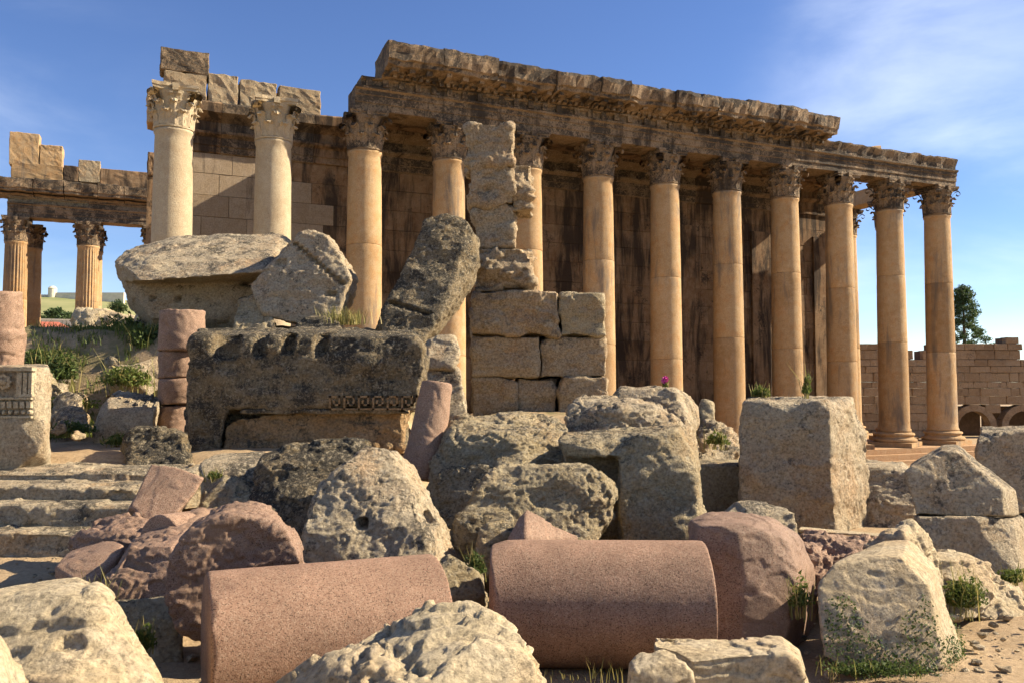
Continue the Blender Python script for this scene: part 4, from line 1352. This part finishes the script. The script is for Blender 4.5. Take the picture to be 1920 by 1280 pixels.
# --- granite column of stacked pieces, left of the carved block
gc = bpy.data.objects.new('granite_column', None)
COL.objects.link(gc)
gc.location = P(328, 815, 11.0)
tag(gc, 'broken pink granite column rebuilt from stacked pieces beside the carved block', 'column')
for (xa, xb, ya, yb) in ((300, 384, 582, 658), (300, 372, 659, 709), (300, 372, 710, 758), (296, 360, 759, 815)):
    c0_, c1_ = P((xa + xb) / 2, yb, 11.0), P((xa + xb) / 2, ya, 11.0)
    r_ = (xb - xa) / 2 / FPX * 11.0
    stone('drum', None, None, M['granite_pale'], [('c', c0_, c1_, r_, r_ * 0.98)], 0.02, 0.004, 1.0, parent=gc)

# --- carved block and column piece at the far left
cb = stone('carved_block', 'pale carved frieze block with rosette and dentils at the edge of the landing', 'carved block', M['tan'],
      [('h', [(-150, 684, 8.25), (64, 688, 8.2), (94, 686, 8.55), (96, 740, 8.55), (96, 785, 8.55), (66, 785, 8.2), (-150, 785, 8.25), (-150, 680, 9.3), (90, 680, 9.3), (90, 785, 9.3), (-150, 785, 9.3)]),
       ('h', [(-150, 782, 8.22), (60, 782, 8.16), (82, 790, 8.16), (88, 820, 8.2), (70, 850, 8.2), (30, 880, 8.2), (-150, 900, 8.2), (95, 785, 8.6), (93, 870, 8.6), (40, 895, 8.6), (-150, 785, 9.2), (90, 785, 9.2), (90, 880, 9.2), (-150, 890, 9.2)])],
      0.014, 0.006, 1.0, cuts=1)
mb = MB()
c = P(9, 715, 8.19)
mb.lathe([(0.075, 0), (0.075, 0.03), (0.045, 0.035), (0.045, 0.02), (0.03, 0.05), (0.012, 0.055)], 20, True, lambda t, z_: 1 + 0.14 * math.cos(8 * t))
mb.v = [(c[0] + a, c[1] - z_, c[2] + b_) for (a, b_, z_) in mb.v]
child_mesh('rosette', mb, cb, M['cream'])
for (xa, xb, ya, yb) in ((-30, 64, 688, 695), (36, 44, 698, 738), (48, 54, 698, 738), (58, 63, 698, 738), (-30, 62, 744, 748), (-30, 62, 779, 783), (32, 64, 738, 743), (-24, -16, 698, 738)):
    mb = MB()
    pbox(mb, xa, ya, xb, yb, 8.2, 0.08, 0.04)
    child_mesh('moulding', mb, cb, M['cream'])
for x in range(-30, 62, 12):
    mb = MB()
    pbox(mb, x, 752, x + 8, 764, 8.2, 0.08, 0.045)
    child_mesh('dentil', mb, cb, M['cream'])
    mb = MB()
    c = P(x + 4, 772, 8.2)
    mb.lathe([(0.026, 0), (0.026, 0.02), (0.015, 0.04)], 8)
    mb.v = [(c[0] + a, c[1] - z_, c[2] + b_) for (a, b_, z_) in mb.v]
    child_mesh('bead', mb, cb, M['cream'])
stone('column_stub', 'cracked pink granite column stub standing on the pale carved frieze block', 'column stub', M['granite_pale'],
      [('c', P(2, 688, 8.75), P(8, 622, 8.75), 0.215, 0.21), ('c', P(2, 640, 8.75), P(4, 548, 8.75), 0.21, 0.19)], 0.025, 0.006, 1.5)

# --- rubble on the left slope
cof = stone('coffered_block', 'fallen coffered ceiling block among weeds beside the granite column', 'block', M['tan'],
      [('h', [(172, 838, 10.3), (182, 765, 10.4), (205, 742, 10.6), (290, 770, 10.35), (282, 838, 10.2), (225, 733, 11.2), (303, 742, 11.1), (303, 760, 10.9), (295, 800, 10.7), (200, 800, 11)])], 0.02, 0.008, 1.0, cuts=2)
qa, qb, qc, qd = P(210, 744, 10.62), P(289, 770, 10.36), P(302, 744, 11.08), P(226, 735, 11.18)
lift = np.array((0, -0.005, 0.03))
for k in range(6):          # ribs between the coffers
    t = k / 5.0
    e0, e1 = qa + (qb - qa) * t, qd + (qc - qd) * t
    wv = (qb - qa) / np.linalg.norm(qb - qa) * 0.022
    mb = MB()
    mb.add([e0 - wv - lift, e0 + wv - lift, e1 + wv - lift, e1 - wv - lift, e0 - wv + lift, e0 + wv + lift, e1 + wv + lift, e1 - wv + lift],
           [(0, 3, 2, 1), (4, 5, 6, 7), (0, 1, 5, 4), (1, 2, 6, 5), (2, 3, 7, 6), (3, 0, 4, 7)])
    child_mesh('rib', mb, cof, M['tan'])
stone('boulder', 'dark carved fragment in shadow at the end of the landing', 'boulder', M['dark'],
      [('h', [(228, 870, 8.6), (236, 815, 8.8), (270, 800, 8.9), (320, 798, 8.9), (350, 820, 8.8), (366, 885, 8.5), (300, 905, 8.4), (240, 900, 8.4), (250, 805, 9.3), (345, 810, 9.3), (360, 890, 9.2), (240, 890, 9.2)])], 0.05, 0.02, 1.5, pits=0.02, fscale=4)
stone('boulder', 'sunlit boulder with a sunken hollow on the weedy slope', 'boulder', M['tan'],
      [('h', [(98, 715, 12.6), (120, 670, 12.8), (150, 650, 13), (178, 668, 12.9), (186, 700, 12.7), (165, 725, 12.5), (120, 735, 12.4), (110, 760, 12.3), (130, 655, 13.6), (180, 670, 13.5), (180, 730, 13.2), (110, 730, 13.2)])], 0.09, 0.025, 1.2, fscale=3, pits=0.02)
stone('boulder', 'rounded brown boulder above the coffered block on the slope', 'boulder', M['pier'],
      [('h', [(190, 715, 12.4), (205, 680, 12.7), (235, 664, 12.8), (258, 675, 12.8), (272, 705, 12.5), (265, 740, 12.2), (200, 745, 12.2), (215, 670, 13.3), (265, 690, 13.3), (265, 730, 13.1), (200, 730, 13.1)])], 0.05, pits=0.02)
stone('boulder', 'pale flat topped rock at the foot of the fluted columns', 'boulder', M['cream'],
      [('h', [(138, 612, 18.4), (150, 585, 18.9), (200, 578, 19), (262, 600, 18.8), (268, 622, 18.5), (230, 640, 18.2), (150, 640, 18.2), (150, 582, 20), (260, 595, 20), (260, 640, 19.6), (145, 640, 19.6)])], 0.12, 0.04, 1.2, fscale=1.8, pits=0.03)
stone('boulder', 'grey shaded rock below the pale flat topped rock', 'boulder', M['pier'],
      [('h', [(140, 665, 16.2), (150, 635, 16.6), (210, 630, 16.7), (250, 640, 16.5), (262, 668, 16.2), (220, 680, 16), (150, 685, 16), (160, 630, 17.4), (250, 640, 17.3), (250, 675, 17), (150, 675, 17)])], 0.1, 0.03, 1.5, fscale=2)
stone('boulder', 'small pale stone beside the hollowed boulder on the slope', 'boulder', M['cream'],
      [('h', [(178, 675, 13.5), (190, 660, 13.7), (212, 655, 13.8), (225, 668, 13.7), (220, 690, 13.4), (180, 690, 13.4), (190, 660, 14.3), (220, 670, 14.2), (215, 690, 14)])], 0.05)
stone('boulder', 'half buried stone before the weedy slope by the landing', 'boulder', M['pier'],
      [('h', [(100, 790, 10.6), (112, 768, 10.8), (140, 762, 10.9), (165, 775, 10.8), (172, 805, 10.5), (105, 810, 10.4), (120, 765, 11.4), (165, 780, 11.3), (165, 805, 11.1), (105, 805, 11.1)])], 0.05)


# ---------------------------------------------------------------- court wall far behind on the right
WD = 84.0
cw0, cw1 = P(1596, 700, WD)[0], P(2110, 700, WD)[0]
court = bpy.data.objects.new('court_wall', None)
COL.objects.link(court)
court.location = (cw0, WD, -3.6)
tag(court, 'long ruined brown wall with round arches and a jagged top behind the corner columns', 'wall')
arches = [(P(1822, 800, WD)[0], P(1822, 800, WD)[2], 1.75), (P(1915, 800, WD)[0], P(1915, 800, WD)[2], 1.75), (P(2010, 800, WD)[0], P(2010, 800, WD)[2], 1.75)]


def wall_top(px):
    for (a, b_, y) in ((1596, 1622, 645), (1622, 1642, 624), (1642, 1692, 660), (1692, 1712, 650), (1712, 1735, 668), (1735, 1800, 648), (1800, 1840, 640), (1840, 1868, 646),
                       (1868, 1888, 642), (1888, 1910, 634), (1910, 2200, 662)):
        if a <= px < b_:
            return y
    return 655


wb = [block_mesh('wall_block', 1, 1, 1, 0.03, 0.03, s, 1) for s in (61, 62, 63)]
for w_ in wb:
    w_.materials.append(M['court'])
rr = random.Random(21)
core = MB()
z = -3.6
while z < 6.4:
    h = rr.uniform(0.62, 0.95)
    x = cw0
    while x < cw1:
        ln = rr.uniform(0.9, 2.1)
        pxm = CX + (x + ln / 2) / WD * FPX
        if z + h * 0.7 < P(960, wall_top(pxm), WD)[2]:
            ok = True
            for (ax, az, ar) in arches:
                ddx = max(0, abs(x + ln / 2 - ax) - ln / 2 + 0.05)
                if (z + h / 2 < az and ddx < ar) or math.hypot(ddx, max(0, z + h / 2 - az)) < ar + 0.35:
                    ok = False
            if ok:
                dy = rr.uniform(-0.08, 0.08)
                link('wall_block', wb[rr.randint(0, 2)], court, (x + ln / 2 - cw0, dy, z + h / 2 + 3.6), (0, rr.uniform(-.01, .01), 0), scale=(ln - 0.03, 1.0, h - 0.03))
                core.box(x - cw0, x + ln - cw0, 0.2, 1.4, z + 3.6, z + 3.6 + h - 0.05)
        x += ln
    z += h
for (ax, az, ar) in arches:
    for k in range(9):
        t = math.pi * (k + 0.5) / 9
        mb = MB()
        pr = []
        for tt in (t - math.pi / 18.5, t + math.pi / 18.5):
            for r_ in (ar - 0.1, ar + 0.55):
                pr.append((ax - cw0 + r_ * math.cos(tt), az + 3.6 + r_ * math.sin(tt)))
        mb.add([(a, y, b_) for y in (-0.56, 0.5) for (a, b_) in pr], [(0, 1, 3, 2), (4, 6, 7, 5), (0, 2, 6, 4), (1, 5, 7, 3), (0, 4, 5, 1), (2, 3, 7, 6)])
        link('voussoir', mb.mesh('voussoir'), court, mat=M['court'])
    core.box(ax - ar - 0.6 - cw0, ax + ar + 0.6 - cw0, 2.6, 3.0, 0, az + ar + 3.9)
link('wall_core', core.mesh('wall_core'), court, mat=M['cella_core'])


# ---------------------------------------------------------------- vegetation
def leaves(n, cen, rad, size, seed, up=0.4, shape='ell', narrow=0.35):
    g_ = np.random.default_rng(seed)
    d = g_.normal(size=(n, 3))
    d /= np.linalg.norm(d, axis=1, keepdims=True)
    r_ = g_.random((n, 1)) ** 0.5
    lump = 0.75 + 0.5 * fbm(d.astype(np.float32), 1.7, 3, seed)[:, None]
    p = d * r_ * lump * np.array(rad)
    if shape == 'dome':
        p[:, 2] = np.abs(p[:, 2])
    p = p + np.array(cen)
    ax = g_.normal(size=(n, 3)) + np.array((0, 0, up)) + 0.7 * d
    ax /= np.linalg.norm(ax, axis=1, keepdims=True)
    sd = np.cross(ax, g_.normal(size=(n, 3)))
    sd /= np.maximum(np.linalg.norm(sd, axis=1, keepdims=True), 1e-5)
    s = size * g_.uniform(0.55, 1.35, (n, 1))
    w = s * narrow
    v = np.stack([p - ax * s * 0.5, p + sd * w * 0.6, p + ax * s * 0.5, p - sd * w * 0.6], 1).reshape(-1, 3)
    return v


def mesh_quads(name, v):
    me = bpy.data.meshes.new(name)
    f = np.arange(len(v)).reshape(-1, 4)
    me.from_pydata(v.tolist(), [], f.tolist())
    return me


def blades(n, cen, spread, h, seed, w=0.006, lean=0.45):
    g_ = np.random.default_rng(seed)
    out = []
    for k in range(n):
        a = g_.uniform(0, 6.283)
        q = np.array(cen) + np.array((g_.normal() * spread[0], g_.normal() * spread[1], 0))
        ln = h * g_.uniform(0.5, 1.2)
        b_ = np.array((math.cos(a), math.sin(a), 0)) * lean * g_.uniform(0.2, 1.2)
        s = np.array((-math.sin(a), math.cos(a), 0)) * w
        m_ = q + np.array((0, 0, 0.55 * ln)) + b_ * ln * 0.3
        t_ = q + np.array((0, 0, 0.95 * ln)) + b_ * ln
        out += [q - s, q + s, m_ + s * 0.8, m_ - s * 0.8, m_ - s * 0.8, m_ + s * 0.8, t_ + s * 0.15, t_ - s * 0.15]
    return np.array(out)


VS = [500]


def weed(label, px, py, d, rad, n, size, mat='bush', cat='plant', name='weed_clump', stems=6, up=0.6, narrow=0.3):
    """leafy clump rooted at the pixel, built with stems and leaves"""
    VS[0] += 1
    c = P(px, py, d)
    v = leaves(n, (0, 0, rad[2] * 0.25), rad, size, VS[0], up, 'dome', narrow)
    o = bpy.data.objects.new(name, None)
    COL.objects.link(o)
    o.location = c
    tag(o, label, cat)
    link('leaves', mesh_quads('leaves', v), o, mat=M[mat])
    if stems:
        link('stem', mesh_quads('stem', blades(stems * 4, (0, 0, -rad[2] * 0.15), (rad[0] * 0.4, rad[1] * 0.4), rad[2] * 1.5, VS[0] + 50, 0.004 * d / 6)), o, mat=M['grass'])['kind'] = 'stuff'
    return o


def tuft(label, px, py, d, spread, h, n, mat='grass', lean=0.5):
    VS[0] += 1
    c = P(px, py, d)
    me = mesh_quads('grass_tuft', blades(n, (0, 0, -0.02), spread, h, VS[0], 0.0022 * max(d, 4) / 4, lean))
    o = link('grass_tuft', me, None, c, mat=M[mat])
    tag(o, label, 'grass tuft')
    return o


tuft('yellow green grass tuft between the toppled block and the leaning block', 650, 606, 12.7, (0.16, 0.12), 0.27, 170)
weed('dark green shrub under the tilted cornice block', 235, 660, 14.2, (0.75, 0.5, 0.62), 1700, 0.10, 'bush_dark', 'shrub', 'shrub')
weed('broad green weeds behind the fallen coffered block', 240, 735, 11.7, (0.5, 0.35, 0.42), 1500, 0.07, 'bush')
weed('bright green leafy weed at the foot of the coffered block', 232, 838, 9.95, (0.32, 0.16, 0.17), 700, 0.06, 'bush', up=1.5)
weed('dark bush behind the cracked column stub on the carved block', 84, 690, 12.6, (0.4, 0.4, 0.3), 900, 0.08, 'bush_dark', 'shrub', 'shrub')
weed('green weeds below the hollowed boulder on the slope', 128, 772, 11.5, (0.5, 0.3, 0.22), 900, 0.06, 'bush')
weed('dark shrub at the foot of the smaller fluted column', 124, 682, 15.8, (0.5, 0.5, 0.45), 1200, 0.11, 'bush_dark', 'shrub', 'shrub')
weed('dark leafy shrub hanging over the slope beside the granite column', 280, 668, 13.0, (0.42, 0.3, 0.45), 1300, 0.09, 'bush_dark', 'shrub', 'shrub')
weed('low green shrub between the brown boulder and the broad grey boulder', 205, 668, 14.2, (0.55, 0.35, 0.4), 1300, 0.09, 'bush', 'shrub', 'shrub')
weed('dark weeds in front of the half buried stone by the landing', 140, 815, 10.2, (0.4, 0.2, 0.16), 700, 0.06, 'bush_dark')
weed('tall dark weeds behind the pale carved frieze block', 112, 725, 12.0, (0.3, 0.3, 0.5), 1000, 0.08, 'bush_dark')
weed('dry brown plant on the left of the tall weathered block', 1426, 745, 9.45, (0.14, 0.1, 0.13), 220, 0.06, 'bush')
weed('upright green plant on top of the tall weathered block', 1513, 745, 9.4, (0.06, 0.06, 0.26), 200, 0.06, 'bush', up=2.5, stems=3)
weed('low weed on the rough sunlit rubble stone', 1345, 838, 11.0, (0.2, 0.12, 0.2), 420, 0.06, 'bush')
weed('yellow green bush growing on the low sunlit boulder', 1808, 1150, 5.62, (0.19, 0.12, 0.24), 1500, 0.035, 'bush', 'shrub', 'shrub')
weed('green weed at the foot of the plain base block', 1900, 1095, 6.6, (0.2, 0.12, 0.12), 700, 0.035, 'bush')


def ivy(label, host, px0, px1, top, n, size, seed, mat='bush_dark'):
    """small leaves creeping over the camera side of a stone below a ragged line"""
    g1 = np.random.default_rng(seed)
    co, no = get_co(host.data) + np.array(host.location), get_no(host.data)
    vx = CX + co[:, 0] / co[:, 1] * FPX
    lim = np.interp(vx, [t[0] for t in top], [t[1] for t in top]) + 0.1 * fbm(co, 6, 3, seed)
    sel = np.where((vx > px0) & (vx < px1) & (no[:, 1] < -0.2) & (co[:, 2] < lim))[0]
    k = g1.choice(sel, n)
    p, nn = co[k], no[k]
    p = p + nn * g1.uniform(0.0, 0.035, (n, 1)) + g1.normal(size=(n, 3)) * 0.012
    ax = g1.normal(size=(n, 3)) + np.array((0, 0, -0.3))
    ax -= nn * np.sum(ax * nn, 1, keepdims=True) * 0.6
    ax /= np.linalg.norm(ax, axis=1, keepdims=True)
    sd = np.cross(ax, nn + 0.5 * g1.normal(size=(n, 3)))
    sd /= np.maximum(np.linalg.norm(sd, axis=1, keepdims=True), 1e-5)
    s_ = size * g1.uniform(0.5, 1.3, (n, 1))
    org = p[p[:, 2].argmin()]
    v = np.stack([p - ax * s_ * .5, p + sd * s_ * .32, p + ax * s_ * .5, p - sd * s_ * .32], 1).reshape(-1, 3) - org
    o = link('ivy', mesh_quads('ivy', v), None, org, mat=M[mat])
    tag(o, label, 'ivy', kind=None)
    return o


ivy('dark green ivy and moss creeping over the front of the cream block', cream_block, 1536, 1790,
    [(1536, .3), (1570, .4), (1610, .28), (1650, .16), (1690, .28), (1725, .42), (1750, .16), (1790, .06)], 3000, 0.018, 5)
weed('low weeds along the foot of the cream block', 1640, 1268, 4.5, (0.42, 0.1, 0.08), 1500, 0.025, 'bush_dark')
weed('yellow flowering weed between the granite lump and the cream block', 1500, 1150, 4.92, (0.09, 0.06, 0.2), 500, 0.03, 'bush')
weed('dark green weeds growing beside the left end of the right pink drum', 890, 1085, 5.3, (0.09, 0.09, 0.16), 600, 0.035, 'bush_dark')
weed('green weed in the shadow beside the big cream boulder', 268, 1222, 4.2, (0.09, 0.08, 0.12), 420, 0.035, 'bush', up=1.6)
weed('small weed on the stones beside the upright pink slab', 402, 900, 7.1, (0.1, 0.08, 0.08), 260, 0.03, 'bush')
tuft('thin dry stalks growing before the tilted tan granite slab', 190, 1122, 5.1, (0.08, 0.05), 0.22, 26)
tuft('thin green sprig growing beside the small broken cream stone', 1145, 1275, 4.25, (0.05, 0.05), 0.13, 14)
tuft('fine grass growing under the right pink drum', 1010, 1262, 4.4, (0.25, 0.05), 0.035, 60)['kind'] = 'stuff'
fl = weed('slender plant with pink flowers on the squared block', 1247, 727, 11.1, (0.05, 0.05, 0.1), 60, 0.05, 'bush')
link('blossom', mesh_quads('blossom', leaves(90, (0, 0, 0.1), (0.045, 0.045, 0.07), 0.04, 77, narrow=0.8)), fl, mat=M['flower'])

# grass spread over the slope and the landing: nobody could count it
g_ = np.random.default_rng(4)
vs = []
for k in range(2600):
    d = g_.uniform(9.6, 19.5)
    px = g_.uniform(60, 330)
    x = (px - CX) / FPX * d
    if fbm(np.array([[x, d, 0.0]], np.float32), 0.8, 3, 6)[0] < 0.1:
        continue
    z = Gs(x, d)
    vs.append(blades(9, (x, d, z - 0.02), (0.07, 0.07), g_.uniform(0.06, 0.2), 9000 + k, 0.007, 0.6))
o = link('grass', mesh_quads('grass', np.concatenate(vs)), mat=M['bush'])
tag(o, 'rough grass covering the rubble slope', 'grass', kind='stuff')

# pebbles on the earth
vs, fs = [], []
ico = bmesh.new()
bmesh.ops.create_icosphere(ico, subdivisions=1, radius=1)
iv = np.array([v.co[:] for v in ico.verts])
ifc = [[v.index for v in f.verts] for f in ico.faces]
ico.free()
for k in range(1500):
    d = 3.6 + 5.0 * g_.random() ** 1.3
    px = g_.uniform(-40, 1960) if k % 3 else g_.uniform(1350, 1960)
    x = (px - CX) / FPX * d
    s = 0.006 + 0.034 * g_.random() ** 5
    q = iv * (1 + 0.3 * g_.normal(size=(12, 1))) * s * np.array((1, 1, 0.65)) + np.array((x, d, Gs(x, d) + 0.02))
    fs += [[i + len(vs) * 12 for i in f] for f in ifc]
    vs.append(q)
me = bpy.data.meshes.new('pebbles')
me.from_pydata(np.concatenate(vs).tolist(), [], fs)
tag(link('pebbles', me, mat=M['tan']), 'small pebbles strewn over the sandy ground', 'pebbles', kind='stuff')

# more tumbled boulders on the slope
for k, (px, py, d, s, lb) in enumerate(((190, 700, 12.9, .45, 'dark boulder lying between the hollowed boulder and the brown boulder'), (262, 690, 12.3, .4, 'angular stone behind the weeds beside the granite column'),
                                        (215, 645, 15.0, .6, 'broad grey boulder high on the slope below the tilted cornice'), (150, 640, 16.0, .5, 'tumbled boulder under the foot of the fluted columns'),
                                        (112, 690, 13.9, .5, 'brown boulder half sunk in grass behind the hollowed boulder'), (75, 720, 11.6, .4, 'shaded boulder behind the pale carved frieze block'),
                                        (270, 625, 14.2, .5, 'shadowed boulder wedged under the tilted cornice block'), (130, 755, 11.3, .3, 'flat stone in the weeds below the hollowed boulder'))):
    c = P(px, py, d)
    rg = random.Random(70 + k)
    hp = [c + s * np.array((rg.uniform(-1.1, 1.1), rg.uniform(-.9, .9), rg.uniform(-1.2, .62))) for _ in range(16)]
    stone('boulder', lb, 'boulder', M[('grey', 'tan', 'pier', 'tan', 'pier', 'grey', 'grey', 'tan')[k]], [('w', hp)], 0.06, 0.014, 1.2, fscale=3, pits=0.02)
# loose rubble on the slope
for k, (px, py, d, s) in enumerate(((105, 735, 11.6, .2), (150, 745, 11.9, .16), (262, 655, 14.0, .2), (285, 632, 14.6, .22), (160, 700, 13.3, .2), (205, 655, 15.2, .25), (240, 640, 15.5, .3),
                                    (120, 800, 9.7, .12), (150, 815, 9.4, .1), (90, 705, 12.2, .2), (270, 770, 11.4, .2), (268, 600, 17.0, .35), (205, 605, 17.6, .3))):
    c = P(px, py, d)
    rg = random.Random(k)
    hp = [c + s * np.array((rg.uniform(-1, 1), rg.uniform(-1, 1), rg.uniform(-.8, .7))) for _ in range(14)]
    lb = ('tan rubble stone below the hollowed boulder', 'brown rubble stone under the right side of the hollowed boulder', 'pale rubble stone beside the foot of the granite column',
          'tan rubble stone under the tilted cornice block', 'brown rubble stone between the hollowed boulder and the small pale stone', 'pale rubble stone at the edge of the grey shaded rock',
          'tan rubble stone behind the dark green shrub', 'small brown stone lying on the edge of the sandy landing', 'tiny pale stone lying on the sandy landing',
          'tan rubble stone behind the pale carved frieze block', 'brown rubble stone between the coffered block and the granite column', 'pale rubble stone on the end of the pale flat topped rock',
          'tan rubble stone before the pale flat topped rock')[k]
    stone('rubble_stone', lb, 'stone', M[('tan', 'pier', 'cream')[k % 3]], [('w', hp)], 0.04, 0.012, 1.2, group='loose rubble on the slope', fscale=4)

# ---------------------------------------------------------------- pine behind the court wall
tx, td = P(1810, 700, 97)[0], 97.0
tree = bpy.data.objects.new('pine_tree', None)
COL.objects.link(tree)
tree.location = (tx, td, -3.6)
tag(tree, 'dense dark pine tree rising behind the ruined brown wall', 'tree')
mb = MB()
mb.lathe([(0.42, 0), (0.34, 3), (0.22, 9), (0.05, 15.5)], 10)
link('trunk', mb.mesh('trunk'), tree, mat=M['bark'])
vs = []
for k in range(80):
    t = (k + 0.5) / 80
    zz = 4.5 + 12.2 * t
    R_ = 4.3 * (1 - t) ** 0.62 * (0.72 + 0.5 * g_.random())
    a = k * 2.399
    rr_ = R_ * (0.45 + 0.55 * g_.random())
    vs.append(leaves(230, (rr_ * math.cos(a), rr_ * math.sin(a), zz), (0.95, 0.95, 0.6), 0.3, 700 + k, 0.6, narrow=0.3))
link('crown', mesh_quads('crown', np.concatenate(vs)), tree, mat=M['pine'])

# ---------------------------------------------------------------- village and fort on the hill, far left
M['plaster'] = plain_mat('pale_plaster', (0.62, 0.55, 0.43), 0.12, 0.3)
M['rooftile'] = plain_mat('red_roof', (0.42, 0.13, 0.08), 0.2, 0.6)
M['pane'] = plain_mat('dark_window', (0.05, 0.05, 0.055), 0.1, 1)
M['fort'] = plain_mat('pale_masonry', (0.6, 0.54, 0.42), 0.15, 0.2)


def house(px, d, w, dep, h, label, roof=None, zbase=None):
    x = P(px, 640, d)[0]
    zb_ = zbase if zbase is not None else -3.6
    o = bpy.data.objects.new('house', None)
    COL.objects.link(o)
    o.location = (x, d, zb_)
    o.rotation_euler = (0, 0, 0.25)
    tag(o, label, 'house')
    mb = MB()
    mb.box(-w / 2, w / 2, -dep / 2, dep / 2, 0, h)
    link('wall', mb.mesh('wall'), o, mat=M['plaster'])
    mb = MB()
    if roof:
        mb.add([(-w / 2 - .4, -dep / 2 - .4, h + 0.01), (w / 2 + .4, -dep / 2 - .4, h + 0.01), (w / 2 + .4, dep / 2 + .4, h + 0.01), (-w / 2 - .4, dep / 2 + .4, h + 0.01), (-w / 4, 0, h + 2.2), (w / 4, 0, h + 2.2)],
               [(0, 1, 5, 4), (1, 2, 5), (2, 3, 4, 5), (3, 0, 4), (3, 2, 1, 0)])
    else:
        mb.box(-w / 2 - .2, w / 2 + .2, -dep / 2 - .2, dep / 2 + .2, h + 0.01, h + 0.5)
    link('roof', mb.mesh('roof'), o, mat=M['rooftile'] if roof else M['fort'])
    nf = max(1, int(h // 3.2))
    for f in range(nf):
        for k in range(max(2, int(w // 3))):
            mb = MB()
            xx = -w / 2 + (k + 0.5) * w / max(2, int(w // 3))
            mb.box(xx - .55, xx + .55, -dep / 2 - 0.04, -dep / 2 + 0.2, 1.1 + 3.1 * f, 2.5 + 3.1 * f)
            link('window', mb.mesh('window'), o, mat=M['pane'])


def zpx(py, d):
    return P(960, py, d)[2]


house(88, 250, 12, 9, zpx(617, 250) - zpx(650, 250) + 6, 'village house with a red hipped roof between the fluted columns', True, zpx(650, 250) - 6)
house(128, 265, 7, 7, zpx(612, 265) - zpx(640, 265) + 6, 'narrow pale flat roofed house close to the smaller fluted column', None, zpx(640, 265) - 6)
house(108, 330, 16, 9, zpx(602, 330) - zpx(620, 330) + 8, 'pale flat roofed house behind the red roofed house', None, zpx(620, 330) - 8)
for (px, py, d, s, lb) in ((104, 596, 380, 6.0, 'dark round tree on the hillside behind the village houses'), (124, 600, 370, 4.5, 'smaller tree on the hillside beside the narrow pale house'),
                           (76, 604, 400, 4.0, 'small tree on the hillside above the red roof'), (222, 580, 300, 4, 'small tree on the hillside left of the tilted cornice')):
    c = P(px, py, d)
    VS[0] += 1
    o = bpy.data.objects.new('hillside_tree', None)
    COL.objects.link(o)
    o.location = c - np.array((0, 0, s * 1.3))
    tag(o, lb, 'tree')
    link('crown', mesh_quads('crown', leaves(900, (0, 0, s * 1.5), (s, s, s * 0.85), s * 0.22, VS[0], narrow=0.6)), o, mat=M['pine'])
    mb = MB()
    mb.lathe([(s * .09, -4), (s * .06, s * 1.3)], 8)
    link('trunk', mb.mesh('trunk'), o, mat=M['bark'])
fd = 800.0
fz = zpx(557, fd)
fort = bpy.data.objects.new('hilltop_wall', None)
COL.objects.link(fort)
fx = P(98, 557, fd)[0]
fort.location = (fx, fd, fz - 8)
tag(fort, 'pale walled compound with a round tower on the hilltop', 'wall')
mb = MB()
mb.box(3, 70, -1, 2, 0, 8 + zpx(549, fd) - fz)
mb.box(-40, -3, 3, 6, 0, 8 + zpx(552, fd) - fz)
link('curtain_wall', mb.mesh('curtain_wall'), fort, mat=M['fort'])
mb = MB()
mb.lathe([(4, 0), (3.8, 8 + zpx(542, fd) - fz), (4.2, 8 + zpx(541, fd) - fz), (2.0, 8 + zpx(537, fd) - fz)], 16)
link('tower', mb.mesh('tower'), fort, mat=M['fort'])
